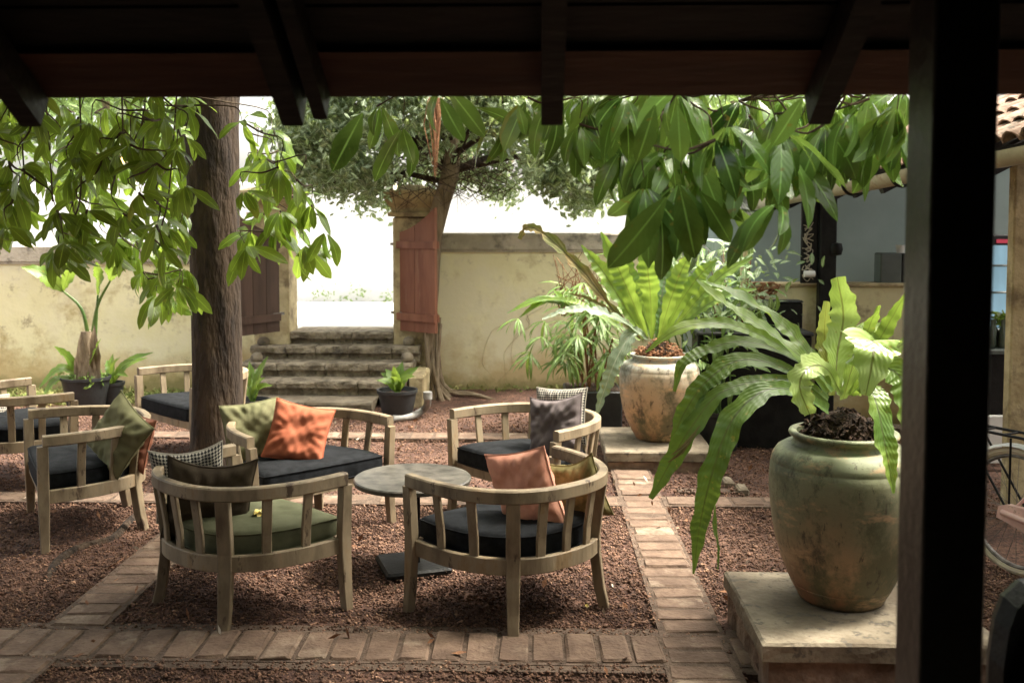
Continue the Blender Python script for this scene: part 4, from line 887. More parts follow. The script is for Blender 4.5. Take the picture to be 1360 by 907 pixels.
# traveller palm like plant in the large bucket at the left
c = G(115, 545); r = root('potted_palm', 'potted palm with shaggy stump and tall stalks in a wide black bucket', 'plant', tuple(c)); bucket(r, .235, .17, .35)
Yc = c.y
MB().tube([c + Vector((.0, 0, .3)), P(117, 480, Yc), P(116, 440, Yc)], [.11, .10, .06], 14).build('stump', 'root_bark', r, smooth=True, world=True)
for (x, yy, s) in ((108, 440, 1), (125, 432, 1), (104, 462, .8), (130, 455, .9), (117, 470, 1), (125, 480, 1), (108, 485, 1)):
    frond('bark_scale', [P(x, yy + 60, Yc - .09), P(x, yy + 25, Yc - .1), P(x, yy, Yc - .08)], [.06, .09, .005], 'root_bark', r, (0, -1, .1), n=8, seed=x)
for (a, b, d) in (((118, 450), (108, 410), (82, 385)), ((122, 450), (130, 405), (147, 372)), ((126, 450), (128, 420), (130, 392))):
    MB().tube(catmull([P(*a, Yc), P(*b, Yc), P(*d, Yc)], 8), [.022 - .0015 * i for i in range(9)], 8).build('stalk', 'palm_leaf', r, smooth=True, world=True)
FRL = [((84, 387), (60, 365), (28, 355)), ((146, 373), (152, 350), (160, 322)), ((84, 387), (92, 360), (95, 335)), ((130, 392), (133, 370), (128, 348))]
for i, (a, b, d) in enumerate(FRL): frond('leaf', [P(*a, Yc), P(*b, Yc - .1), P(*d, Yc - .2)], [.03, .15, .17, .12, .01], 'fern_leaf', r, (0, -.8, .6), seed=50 + i, n=20, world=True)
for i, (a, b, d) in enumerate((((112, 500), (80, 490), (52, 515)), ((118, 490), (125, 470), (134, 450)), ((110, 500), (90, 475), (72, 460)), ((105, 505), (75, 505), (58, 525)))):
    frond('leaf', [P(*a, Yc), P(*b, Yc - .15), P(*d, Yc - .3)], [.03, .09, .11, .08, .01], 'fern_leaf', r, (0, -.7, .7), seed=60 + i, n=20, world=True)
V, F, U = small_leaves([P(115, 505, Yc) + Vector((random.gauss(0, .1), random.gauss(0, .08), random.uniform(0, .06))) for _ in range(60)], 10, .03, .025); link('low_leaves', fast_mesh('low_leaves', V, F, U), 'palm_leaf', r, world=True, kind='stuff')
def small_plant(px, py, rt, h, leaves, label, mat='fern_leaf', potmat='black_plastic', w=.09, name='potted_plant'):
    c = G(px, py); r = root(name, label, 'plant', tuple(c)); bucket(r, rt, rt * .72, h, potmat); b = c + Vector((0, 0, h * .9))
    for i, (x, y_, dy) in enumerate(leaves):
        t_ = P(x, y_, c.y + dy); strap(r, b + Vector((random.uniform(-.02, .02), random.uniform(-.02, .02), 0)), t_, w, mat, 70 + i + px, sagz=.5 * max(.04, (t_ - b).length * .35))
    return r
small_plant(148, 540, .13, .26, [(180, 478, -.2), (196, 475, .1), (204, 468, 0), (150, 470, .1), (160, 474, -.2), (170, 500, -.3), (142, 478, .2)], 'small bright leafed plant in a black pot right of the potted palm')
small_plant(528, 556, .19, .29, [(500, 505, -.1), (556, 487, 0), (512, 490, .1), (535, 480, .1), (523, 486, -.1), (551, 500, -.2), (506, 495, .15), (520, 500, -.25), (542, 492, .1)], 'green leafed plant in a black bucket at the foot of the stone steps', w=.10)
small_plant(336, 560, .16, .22, [(356, 473, 0), (331, 480, .1), (362, 512, -.2), (322, 500, .1), (345, 485, .15), (352, 502, -.2)], 'young plant with upright yellow green leaves behind the tree trunk', w=.09)

# lady palm in a black square planter, left of the far fern
c = G(782, 588); c.y = 9.1; c = Vector((P(786, 500, 9.1).x, 9.1, 0))
r = root('lady_palm', 'feathery lady palm with thin cane stems in a black planter left of the far jar', 'plant', tuple(c))
m = MB().cbox((-.26, -.26, 0), (.26, .26, .40), .012); m.build('planter', 'black_plastic', r); MB().box((-.24, -.24, .38), (.24, .24, .405)).build('soil', 'soil', r)
for k in range(16):
    a = c + Vector((random.gauss(0, .08), random.gauss(0, .08), .35)); e = a + Vector((random.gauss(0, .13), random.gauss(0, .1), random.uniform(.35, .85)))
    MB().tube(catmull([a, (a + e) / 2 + Vector((random.gauss(0, .02), 0, 0)), e], 5), .009, 6).build('cane', 'dry_root', r, smooth=True, world=True)
protos = [leaf_geo(.30, .030, .9, .3, .2, 5), leaf_geo(.24, .026, .6, -.3, .2, 5), leaf_geo(.34, .034, 1.2, .2, .2, 5)]; mats = []
for k in range(62):
    hc = c + Vector((random.gauss(-.05, .27), random.gauss(0, .16), random.uniform(.55, 1.38)))
    ax = Vector((hc.x - c.x, (hc.y - c.y) - .3, .25)).normalized()
    for q in range(8):
        a = (q / 8 - .5) * 3.6; sd = ax.cross(Vector((0, 0, 1))).normalized(); d = (ax * math.cos(a) + sd * math.sin(a) + Vector((0, 0, -.35)) + Vector((random.gauss(0, .15), random.gauss(0, .15), random.gauss(0, .12)))).normalized()
        mats.append(leaf_matrix(hc, d, (0, -.3, 1), random.uniform(.6, 1.1)))
join_leaves('leaflets', protos, mats, 'palm_leaf', r)
for i, (x, y_) in enumerate(((674, 416), (690, 422), (704, 412), (720, 398), (735, 385))):
    frond('leaf', [P(760, 408, 9.0), P((760 + x) // 2, 398, 8.9), P(x, y_, 8.85)], [.02, .07, .09, .06, .01], 'fern_leaf', r, (0, -.6, .8), n=14, seed=90 + i)
# bare twiggy stems behind
m = MB()
for k in range(26):
    a = P(random.uniform(745, 800), 420, 9.3); m.tube(catmull([a, a + Vector((random.gauss(0, .05), 0, .25)), a + Vector((random.gauss(0, .14), 0, random.uniform(.35, .6)))], 6), [.006] * 4 + [.003] * 3, 4, cap=False)
m.build('bare_stems', 'dry_root', r, world=True, kind='stuff')

# mixed plants right of the far fern
def bush(name, cpx, Y, spread, n, mat, label, L=.16, Wd=.045, z=(.6, 1.5), pot=True):
    c = Vector((P(cpx, 450, Y).x, Y, 0)); r = root(name, label, 'plant', tuple(c))
    if pot: bucket(r, .2, .15, .34)
    for k in range(10):
        a = c + Vector((random.gauss(0, .05), random.gauss(0, .05), .3)); e = c + Vector((random.gauss(0, spread * .7), random.gauss(0, .12), random.uniform(*z)))
        MB().tube(catmull([a, (a + e) / 2 + Vector((0, 0, .05)), e], 5), [.010, .009, .008, .007, .005, .003], 6).build('stem', 'dry_root' if mat != 'palm_leaf' else 'palm_leaf', r, smooth=True, world=True)
    pr = [leaf_geo(L, Wd, .8, .4, .2, 5), leaf_geo(L * .8, Wd, .5, -.4, .2, 5)]
    ms = [leaf_matrix(c + Vector((random.gauss(0, spread), random.gauss(0, .15), random.uniform(*z))), (random.gauss(0, 1), random.gauss(-.4, .7), random.gauss(-.1, .6)), (0, -.4, 1), random.uniform(.6, 1.2)) for _ in range(n)]
    join_leaves('leaves', pr, ms, mat, r); return r
bush('variegated_shrub', 975, 8.6, .24, 330, 'variegated_leaf', 'bushy plant with pale variegated leaves right of the far fern', .13, .045, (.95, 1.75))
bush('croton_shrub', 955, 8.35, .20, 200, 'palm_leaf', 'dark leafed shrub with reddish stems behind the right side of the far jar', .17, .04, (.5, 1.45))
bush('climbing_plant', 915, 9.6, .30, 260, 'palm_leaf', 'leafy plant standing behind the far fern against the building', .16, .05, (.9, 1.7))

# ================================================================ BAR BUILDING (right)
b = root('bar_building', 'open fronted bar with pale yellow half wall, cream gutter and old clay roof tiles', 'building', (3.5, 9, 0))
def wbox(name, lo, hi, mat, par=b, c=.01): return MB().cbox(lo, hi, c).build(name, mat, par, world=True)
xl = P(1000, 372, 9).x; zc = P(1100, 376, 9).z
wbox('half_wall', (xl, 9.0, 0), (3.62, 9.16, zc - .03), 'yellow_plaster'); wbox('counter_ledge', (xl - .02, 8.97, zc - .028), (3.66, 9.24, zc), 'sandstone')
wbox('corner_pier', (1.86, 9.02, 0), (xl - .022, 9.22, 2.1), 'sandstone')
q = MB(); q.v = [(x, y, z) for y in (10.9, 11.1) for x, z in ((1.6, 0), (6.89, 0), (6.89, 4.1), (1.6, 1.75))]; q.f = [(0, 1, 2, 3), (7, 6, 5, 4), (0, 4, 5, 1), (1, 5, 6, 2), (2, 6, 7, 3), (3, 7, 4, 0)]; q.build('inner_wall', 'blue_plaster', b, world=True); wbox('inner_wall', (6.9, 3.0, 0), (7.1, 10.89, 3.4), 'blue_plaster'); wbox('inner_wall', (1.62, 9.24, 0), (1.72, 10.89, 1.75), 'blue_plaster')
xp0, xp1 = P(1086, 350, 8.93).x, P(1108, 350, 8.93).x
wbox('post', (xp0, 8.86, 0), (xp1, 8.965, 2.22), 'black_paint'); MB().lathe([(.001, -.06), (.05, -.05), (.062, 0), (.05, .05), (.001, .06)], 14, tuple(P(1110, 331, 8.88))).build('lamp_knob', 'black_paint', b, smooth=True, world=True)
# black panel with pale scrolls
xq = P(1062, 350, 8.95).x; wbox('screen_panel', (xq, 8.90, zc + .004), (xp0 - .004, 8.94, 2.1), 'black_paint')
for k in range(9):
    pts = [P(1063 + 18 * random.random() * .9 + 2, 300 + k * 8 + random.uniform(-6, 10), 8.885) for _ in range(6)]
    MB().tube(catmull(pts, 24), .004, 5).build('wire_scroll', 'coping', b, smooth=True, world=True)
MB().tube([P(1068, 364, 8.86), P(1082, 364, 8.86)], .03, 10).build('pale_cup', 'white_enamel', b, smooth=True, world=True)
# eave: cream half round gutter, brackets, rafters and tiles
E0, E1 = P(1054, 262, 8.9), P(1342, 207, 5.6); ed = (E1 - E0).normalized(); E0x = E0 - ed * 2.3; E2 = E1 + ed * 2.4
hz = Vector((ed.x, ed.y, 0)).normalized(); outx = Vector((hz.y, -hz.x, 0)); outx = outx if outx.x < 0 else -outx
up = Vector((0, 0, 1)); inn = -outx
m = MB(); gr = .075; Ns = 24
for i in range(Ns + 1):
    c = E0x + (E2 - E0x) * i / Ns + Vector((0, 0, .004 * math.sin(i)))
    for rr in (gr, gr - .008):
        for q in range(13): a = math.pi * q / 12; m.v.append(tuple(c + outx * (rr * math.cos(a)) - up * (rr * 1.15 * math.sin(a)) + up * .03))
for i in range(Ns):
    for q in range(12):
        a = i * 26 + q; m.f.append((a, a + 1, a + 27, a + 26)); a += 13; m.f.append((a, a + 26, a + 27, a + 1))
    a = i * 26; m.f.append((a, a + 26, a + 39, a + 13)); a += 12; m.f.append((a, a + 13, a + 39, a + 26))
m.build('gutter', 'gutter', b, smooth=True, angle=50, world=True)
Lg = (E2 - E0x).length
for k in range(10):
    c = E0x + ed * (.35 + k * .8); pts = [c + outx * ((gr + .012) * math.cos(math.pi * q / 10)) - up * ((gr * 1.15 + .012) * math.sin(math.pi * q / 10)) + up * .03 for q in range(11)]
    MB().tube(pts, .011, 6).build('gutter_bracket', 'black_paint', b, smooth=True, world=True)
sd = (inn * math.cos(R(27)) + up * math.sin(R(27)))
for k in range(17):
    c = E0x + ed * (.2 + k * .47) + inn * .06 + up * -.03; q = MB()
    M = Matrix((ed, sd, ed.cross(sd))).transposed().to_4x4(); M.translation = c; q.box((-.03, -.04, -.045), (.03, 3.2, .04), M); q.build('roof_rafter', 'dark_wood', b, world=True)
q = MB(); M = Matrix((ed, sd, ed.cross(sd))).transposed().to_4x4(); M.translation = E0x + inn * .04 + up * .055; q.box((0, 0, -.012), (Lg, 4.2, .012), M); q.build('roof_deck', 'dark_wood', b, world=True)
nT = (ed.cross(sd)); nT = nT if nT.z > 0 else -nT
for row in range(4):
    for k in range(int(Lg / .17)):
        c = E0x + ed * (.08 + k * .17 + random.uniform(-.01, .01)) + inn * .0 + up * .075 + sd * (row * .30 - .03 + random.uniform(-.015, .015)) + nT * (.012 * row * 0 + .01)
        m = MB(); n6 = 6
        for (s, rr) in ((0, .088), (.36, .074)):
            for o_ in (0, .014):
                for qn in range(n6 + 1): a = math.pi * qn / n6; m.v.append(tuple(c + sd * s + ed * ((rr - o_) * math.cos(a)) + nT * ((rr - o_) * .75 * math.sin(a) - (.02 if s else 0) + random.uniform(-.002, .002))))
        w = n6 + 1
        for qn in range(n6): m.f += [(qn, qn + 1, 2 * w + qn + 1, 2 * w + qn), (w + qn, 3 * w + qn, 3 * w + qn + 1, w + qn + 1), (qn, w + qn, w + qn + 1, qn + 1)]
        m.build('roof_tile', 'roof_tile', b, smooth=True, angle=40, world=True)
# yellow pier by the bicycle, dark bar front, floor step
x0 = P(1344, 400, 6.4).x; wbox('pier', (x0, 6.4, 0), (x0 + .42, 6.49, 2.35), 'sandstone')
wbox('bar_front', (P(1290, 500, 8.0).x, 8.0, 0), (6.0, 8.12, .86), 'black_paint'); wbox('bar_top', (P(1290, 500, 8.0).x, 7.95, .863), (6.0, 8.5, .90), 'grey_metal')
wbox('floor_step', (1.5, 8.80, -.02), (3.66, 8.965, .10), 'concrete'); wbox('white_panel', (P(1290, 600, 7.7).x, 7.7, .05), (P(1343, 600, 7.7).x, 7.74, .42), 'white_enamel')
# things inside the bar
k0, k1 = P(1164, 356, 9.15), P(1206, 356, 9.15)
q = root('metal_cabinet', 'small grey green metal box standing on the yellow bar counter', 'cabinet', (k0.x, 9.1, zc)); zt = P(1164, 336, 9.1).z
wbox('body', (k0.x, 9.04, zc + .002), (k0.x + .19, 9.22, zt), 'grey_metal', q); wbox('side_door', (k0.x + .195, 9.05, zc + .002), (k0.x + .27, 9.22, zt - .004), 'black_plastic', q)
q = root('white_cup', 'white cup on top of the grey metal box', 'cup', tuple(P(1196, 336, 9.12))); MB().lathe([(.001, 0), (.035, 0), (.045, .07), (.040, .07), (.032, .01), (.001, .01)], 18).build('cup', 'white_enamel', q, smooth=True)
fx0, fx1 = P(1318, 400, 9.4).x, P(1350, 400, 9.4).x
q = root('drinks_fridge', 'glass fronted drinks fridge glowing blue inside the bar', 'fridge', (fx0, 9.4, 0)); fz0, fz1 = 0, P(1330, 312, 9.4).z
wbox('cabinet', (fx0 - .3, 9.42, 0), (fx1 + .03, 10.0, fz1), 'black_plastic', q); wbox('lit_interior', (fx0 - .24, 9.405, P(1330, 440, 9.4).z - .3), (fx1 - .02, 9.415, P(1330, 326, 9.4).z), 'fridge_glow', q, .001)
wbox('sign_strip', (P(1324, 320, 9.4).x, 9.403, P(1330, 323, 9.4).z), (P(1344, 320, 9.4).x, 9.412, P(1330, 318, 9.4).z), 'red_sign', q, .001)
for zz in (.9, 1.25, 1.5): wbox('shelf', (fx0 - .23, 9.37, zz), (fx1 - .03, 9.40, zz + .02), 'grey_metal', q)
for k in range(5):
    q = root('bottle', ['dark green bottle nearest the post on the bar top', 'second bottle from the post on the bar top', 'middle bottle of the five on the bar top', 'bottle second from the yellow pier on the bar top', 'bottle nearest the yellow pier on the bar top'][k], 'bottle', (P(1316 + k * 7, 440, 8.1).x, 8.08 + .05 * (k % 2), .902), group='bottles on the bar top')
    MB().lathe([(.001, 0), (.03, 0), (.032, .01), (.032, .13), (.013, .17), (.012, .22), (.014, .225), (.001, .226)], 14).build('glass', 'bottle_glass', q, smooth=True)
q = root('counter_plant', 'small bright green plant on the dark bar top', 'plant', (P(1330, 440, 8.2).x, 8.2, .902)); bucket(q, .06, .05, .09)
V, F, U = small_leaves([P(1330, 424, 8.2) + Vector((random.gauss(0, .05), random.gauss(0, .03), random.gauss(0, .02))) for _ in range(20)], 5, .02, .03); link('leaves', fast_mesh('leaves', V, F, U), 'fern_leaf', q, world=True, kind='stuff')
# black planters / cabinets between the jars and the bar
q = root('black_crate', 'large black box standing behind the ferns in front of the bar', 'box', (1.9, 8.6, 0))
a, c_ = P(918, 500, 8.75).x, P(1066, 500, 8.75).x; wbox('body', (a, 8.4, 0.0), (c_ - .02, 8.75, P(1000, 446, 8.4).z), 'black_paint', q); wbox('lid', (a - .015, 8.385, P(1000, 446, 8.4).z + .002), (c_ - .005, 8.765, P(1000, 446, 8.4).z + .03), 'black_plastic', q)
q = root('black_speaker_box', 'upright black box rising behind the nearer fern against the yellow half wall', 'box', (2.1, 8.85, 0)); wbox('body', (P(1002, 430, 8.78).x, 8.78, 0), (P(1066, 430, 8.78).x, 8.94, P(1030, 402, 8.78).z), 'black_paint', q); wbox('top_edge', (P(1002, 430, 8.78).x - .006, 8.774, P(1030, 402, 8.78).z + .002), (P(1066, 430, 8.78).x + .006, 8.944, P(1030, 402, 8.78).z + .018), 'black_plastic', q)
q = root('driftwood', 'twisted brown driftwood lying on top of the upright black box', 'driftwood', tuple(P(1020, 400, 8.85)))
for k in range(7):
    pts = [P(995 + 45 * random.random(), 375 + 24 * random.random(), 8.86 + random.uniform(-.06, .06)) for _ in range(4)]; MB().tube(catmull(pts, 12), [.014 - .0006 * i for i in range(13)], 6).build('branch', 'dry_root', q, smooth=True, world=True)

# ================================================================ BICYCLE
wc = P(1352, 664, 5.35); wc.z = .345; fa = R(-63)
bk = root('bicycle', 'old pink city bicycle with cream tyres parked by the yellow pier', 'bicycle', (wc.x, wc.y, 0), fa)
def wheel(x):
    w = bpy.data.objects.new('wheel', None); COL.objects.link(w); w.parent = bk; w.location = (x, 0, .345)
    def tor(Rr, r, n=48, m=8, sq=1):
        q = MB()
        for i in range(n):
            a = 2 * math.pi * i / n
            for j in range(m): b_ = 2 * math.pi * j / m; rr = Rr + r * math.cos(b_); q.v.append((rr * math.cos(a), r * sq * math.sin(b_), rr * math.sin(a)))
        for i in range(n):
            for j in range(m): a = i * m + j; b_ = i * m + (j + 1) % m; c = ((i + 1) % n) * m; q.f.append((a, b_, c + (j + 1) % m, c + j))
        return q
    tor(.325, .021).build('tyre', 'rubber', w, smooth=True); tor(.300, .011, sq=1.3).build('rim', 'old_steel', w, smooth=True)
    MB().tube([(0, -.05, 0), (0, .05, 0)], .02, 10).build('hub', 'old_steel', w, smooth=True)
    for k in range(28):
        a = 2 * math.pi * k / 28; s = (-1) ** k; b_ = a + .55 * (1 if k % 4 < 2 else -1)
        MB().tube([(.018 * math.cos(b_), .025 * s, .018 * math.sin(b_)), (.295 * math.cos(a), 0, .295 * math.sin(a))], .0016, 4, cap=False).build('spoke', 'old_steel', w)
    return w
wheel(0); wheel(1.06)
def pipe(name, pts, r_, mat='pink_paint', n=10): return MB().tube(pts, r_, n).build(name, mat, bk, smooth=True)
for x in (0, 1.06):
    q = MB(); a0, a1 = (R(-10), R(200)) if x == 0 else (R(35), R(200))
    for i in range(25):
        a = a0 + (a1 - a0) * i / 24
        for (dy, dr) in ((-.03, .352), (-.018, .366), (.018, .366), (.03, .352)): q.v.append((x + dr * math.cos(a), dy, .345 + dr * math.sin(a)))
    for i in range(24):
        for j in range(3): e = i * 4 + j; q.f.append((e, e + 1, e + 5, e + 4))
    q.build('mudguard', 'old_steel' if x else 'white_enamel', bk, smooth=True)
BB = (.46, 0, .29); ST = (.30, 0, .80); HT = (.90, 0, .86); HB = (.95, 0, .70)
pipe('seat_tube', [BB, ST], .017); pipe('down_tube', catmull([BB, (.70, 0, .40), HB], 10), .019); pipe('lower_tube', catmull([(.40, 0, .50), (.66, 0, .52), (.92, 0, .78)], 10), .014); pipe('head_tube', [HB, HT], .022)
for s in (-1, 1):
    pipe('chain_stay', [BB, (0, .06 * s, .345)], .010); pipe('seat_stay', [(.33, .02 * s, .74), (0, .06 * s, .345)], .009); pipe('fork_blade', catmull([(.955, .04 * s, .69), (1.0, .05 * s, .5), (1.06, .05 * s, .345)], 8), .012)
    pipe('rack_stay', [(-.30, .07 * s, .745), (0, .07 * s, .345)], .007, 'black_paint'); pipe('rack_stay', [(0.0, .07 * s, .75), (0, .07 * s, .345)], .006, 'black_paint')
    pipe('rack_rail', [(-.36, .07 * s, .755), (.28, .07 * s, .765)], .008, 'black_paint')
for k in range(5): pipe('rack_slat', [(-.34 + k * .14, -.07, .757), (-.34 + k * .14, .07, .757)], .006, 'black_paint')
pipe('seat_post', [ST, (.275, 0, .90)], .012, 'old_steel')
q = MB(); q.lathe([(.001, -.03), (.08, -.025), (.11, .01), (.10, .035), (.001, .05)], 20); q.v = [(x * 1.25 + .255, y_ * (.95 if x < 0 else .95 - x * 5), z + .93) for x, y_, z in q.v]; q.build('saddle', 'black_fabric', bk, smooth=True)
pipe('stem', [HT, (.88, 0, 1.0)], .012, 'old_steel'); pipe('handlebar', catmull([(.66, -.30, .98), (.80, -.24, 1.0), (.90, 0, 1.0), (.80, .24, 1.0), (.66, .30, .98)], 20), .011, 'old_steel')
for s in (-1, 1): pipe('grip', [(.62, .305 * s, .975), (.72, .285 * s, .985)], .016, 'black_fabric')
for s, y_ in ((1, -.055),):
    q = MB(); prof = [(-.06, .31), (-.05, .375), (.0, .395), (.36, .40), (.48, .41), (.57, .36), (.58, .29), (.55, .21), (.46, .175), (.36, .20), (.0, .30)]
    n = len(prof); q.v = [(x, y_, z) for x, z in prof] + [(x, y_ - .035, z) for x, z in prof]; q.f = [tuple(range(n)), tuple(range(2 * n - 1, n - 1, -1))] + [(i, (i + 1) % n, n + (i + 1) % n, n + i) for i in range(n)]
    q.f = [f[::-1] for f in q.f]; q.build('chain_guard', 'pink_paint', bk)
    pipe('guard_tube', [(-.02, y_ - .045, .35), (.5, y_ - .045, .30)], .016)
for s in (-1, 1): pipe('crank', [(.46, .06 * s, .29), (.46 + .16 * s, .08 * s, .29 - .05 * s)], .009, 'old_steel'); MB().cbox((.42 + .16 * s, .085 * s - (.09 if s < 0 else 0), .275 - .05 * s), (.50 + .16 * s, .085 * s + (.09 if s > 0 else 0), .30 - .05 * s), .004).build('pedal', 'black_plastic', bk)
pipe('kickstand', [(.30, .05, .29), (.22, .20, .012)], .008, 'old_steel')

# ================================================================ BIG LEAVED TREES
LP = [leaf_geo(.21, .064, .7, .25, .18), leaf_geo(.19, .058, 1.1, -.3, .22), leaf_geo(.23, .068, .5, -.15, .12), leaf_geo(.16, .054, .9, .5, .25), leaf_geo(.20, .056, 1.4, -.5, .15)]
def leafset(mat, sc):
    out = []
    for k, (V, F, U) in enumerate(LP): me = fast_mesh('leaf', V * sc, F, U, True); me.materials.append(MATS[mat]); out.append(me)
    return out
def whorl(c, axis, n, spread, droop, s, rnd):
    axis = Vector(axis).normalized(); X = axis.orthogonal().normalized(); Y = axis.cross(X); out = []; a0 = rnd.random() * 6
    for k in range(n):
        a = a0 + k * 2.4; sp = spread * rnd.uniform(.6, 1.25)
        d = axis * math.cos(sp) + (X * math.cos(a) + Y * math.sin(a)) * math.sin(sp); d += Vector((0, 0, -droop * rnd.uniform(.6, 1.3))); d.normalize()
        nr = (Vector((rnd.gauss(0, .35), -.45 + rnd.gauss(0, .35), .75)) + (axis * -.2))
        out.append(leaf_matrix(c + d * .02, d, nr, s * rnd.uniform(.72, 1.18)))
    return out
def pip(x, y, poly):
    r_ = False
    for i in range(len(poly)):
        (x1, y1), (x2, y2) = poly[i], poly[i - 1]
        if (y1 > y) != (y2 > y) and x < (x2 - x1) * (y - y1) / (y2 - y1) + x1: r_ = not r_
    return r_
def scatter(poly, n, y0, y1, rnd, mind):
    out = []; xs = [p[0] for p in poly]; ys = [p[1] for p in poly]; t = 0
    while len(out) < n and t < 20000:
        t += 1; x, y = rnd.uniform(min(xs), max(xs)), rnd.uniform(min(ys), max(ys))
        if pip(x, y, poly) and all(math.hypot(x - a, y - b_) > mind for a, b_, _ in out): out.append((x, y, rnd.uniform(y0, y1)))
    return out
def overhang(tree, clusters, mat, sc, n_leaf, spread, droop, rnd, limb_pts, twig_r=.006, cap=300):
    meshes = leafset(mat, sc); mats = []
    for (px, py, Y, *ax) in clusters:
        cnt = ax[1] if len(ax) > 1 else rnd.randint(*n_leaf)
        c = P(px, py, Y); axis = ax[0] if ax else (rnd.gauss(0, .35), rnd.gauss(-.1, .3), -1 + rnd.uniform(0, .7))
        mats += [(M, rnd.random()) for M in whorl(c, axis, cnt, spread, droop, 1, rnd)]
        # twig up to the nearest limb point, drooping
        near = [q for q in (P(a_[0], a_[1], a_[2]) for a_ in clusters) if .08 < q.z - c.z and (q - c).length < .75]
        lp = Vector(min(near or limb_pts, key=lambda q: (Vector(q) - c).length))
        h = Vector((rnd.gauss(0, .05), rnd.gauss(0, .05), 0)); ax_ = Vector(axis).normalized(); Ld = (lp - c).length
        pts = catmull([lp, lp.lerp(c, .45) + Vector((0, 0, .10 * Ld)) + h * Ld, c - ax_ * min(.12, Ld * .3) + Vector((0, 0, .03)), c - ax_ * .02], 9)
        MB().tube(pts, [twig_r * (1.5 - .12 * i) for i in range(10)], 5).build('twig', 'twig', tree, smooth=True, world=True)
    mats.sort(key=lambda q: (q[0].translation - cam.location).length if True else 0)
    tl = world_loc(tree)
    for i, (M, _) in enumerate(mats[:cap]):
        o = bpy.data.objects.new('leaf', meshes[i % 5]); COL.objects.link(o); o.parent = tree; M = Matrix.Translation(-tl) @ M; o.matrix_local = M
    return [M for M, _ in mats[cap:]]
rnd = random.Random(11)
tr = root('courtyard_tree', 'tree with thick rough brown trunk between the armchairs, leafy twigs hanging at the left', 'tree', tuple(G(287, 632)))
T0 = G(287, 632); Yt = T0.y
m = MB(); pts = catmull([T0 + Vector((0, 0, -.05)), P(288, 560, Yt), P(288, 420, Yt), P(284, 260, Yt), P(281, 130, Yt), P(283, 40, Yt), P(270, -60, Yt)], 60)
rb = [.215, .19, .178, .180, .195, .205, .205, .2]
for i, p in enumerate(pts):
    t_ = i / 60 * 7; k = min(int(t_), 6); rr = rb[k] * (1 - t_ + k) + rb[k + 1] * (t_ - k)
    for q in range(40):
        a = 2 * math.pi * q / 40; s = rr * (1 + .03 * math.sin(3 * a + i * .13) + .018 * math.sin(7 * a + i * .4) + random.gauss(0, .005)); m.v.append((p.x + s * math.cos(a), p.y + s * math.sin(a), p.z))
for i in range(60):
    for q in range(40): a = i * 40 + q; b_ = i * 40 + (q + 1) % 40; m.f.append((a, b_, b_ + 40, a + 40))
m.build('trunk', 'bark', tr, smooth=True, world=True)
MB().tube(catmull([G(62, 775, -.02), G(75, 748, .0), G(105, 728, .004), G(150, 715, .0), G(175, 690, .002), G(205, 672, -.02)], 20), [.016, .02, .022] + [.026] * 15 + [.022, .02, .016], 8).build('surface_root', 'bark', tr, smooth=True, world=True)
TT = pts[-1]
def limb(tree, pts, r0, r1): C = catmull(pts, 20); MB().tube(C, [r0 + (r1 - r0) * i / 20 for i in range(21)], 10).build('limb', 'bark', tree, smooth=True, world=True); return C
L1 = limb(tr, [TT - Vector((0, 0, .4)), TT + Vector((-.9, -.6, .2)), TT + Vector((-1.8, -1.4, .15)), TT + Vector((-2.8, -1.9, .1))], .11, .03)
L2 = limb(tr, [TT - Vector((0, 0, .3)), TT + Vector((.6, -.7, .3)), TT + Vector((1.0, -1.8, .25)), TT + Vector((1.3, -3.0, .1))], .10, .03)
L3 = limb(tr, [TT - Vector((0, 0, .5)), TT + Vector((-.5, -1.3, .1)), TT + Vector((-.9, -2.5, .0))], .09, .03)
L4 = limb(tr, [TT - Vector((0, 0, .3)), TT + Vector((1.2, .4, .5)), TT + Vector((2.6, .2, .7)), TT + Vector((4.0, -.6, .6))], .10, .03)
L5 = limb(tr, [TT - Vector((0, 0, .3)), TT + Vector((-1.2, .7, .4)), TT + Vector((-2.6, 1.2, .4))], .10, .03)
LL = [tuple(p) for L in (L1, L2, L3, L5) for p in L[4:]]
polyL = [(-25, 120), (248, 120), (248, 395), (205, 400), (180, 345), (150, 330), (100, 345), (75, 335), (45, 285), (20, 290), (-25, 330)]
polyR = [(318, 150), (350, 150), (385, 205), (400, 250), (440, 300), (425, 325), (392, 318), (355, 330), (330, 345), (318, 345)]
cl = scatter(polyL, 100, 4.4, 7.0, rnd, 13) + scatter(polyR, 20, 5.2, 6.8, rnd, 16)
cl += [(262, 385, 6.2) if False else (243, 380, 6.0), (76, 332, 5.4), (100, 322, 5.6), (150, 322, 5.6), (10, 300, 4.8), (35, 245, 5.0), (432, 308, 5.8), (12, 215, 4.9), (405, 325, 5.9)]
rest = overhang(tr, cl, 'tree_leaf', .82, (6, 9), 1.15, .15, rnd, LL, .0045)
# bare hanging twigs
for (a, b_, c) in (((55, 120), (66, 200), (70, 268)), ((160, 120), (163, 165), (162, 200)), ((240, 180), (225, 250), (215, 300)), ((105, 120), (108, 240), (95, 300)), ((30, 250), (35, 275), (38, 300)), ((200, 120), (190, 200), (192, 240))):
    MB().tube(catmull([P(*a, 5.3) + Vector((0, 0, .4)), P(*b_, 5.3), P(*c, 5.3)], 12), .0045, 5).build('twig', 'twig', tr, smooth=True, world=True)
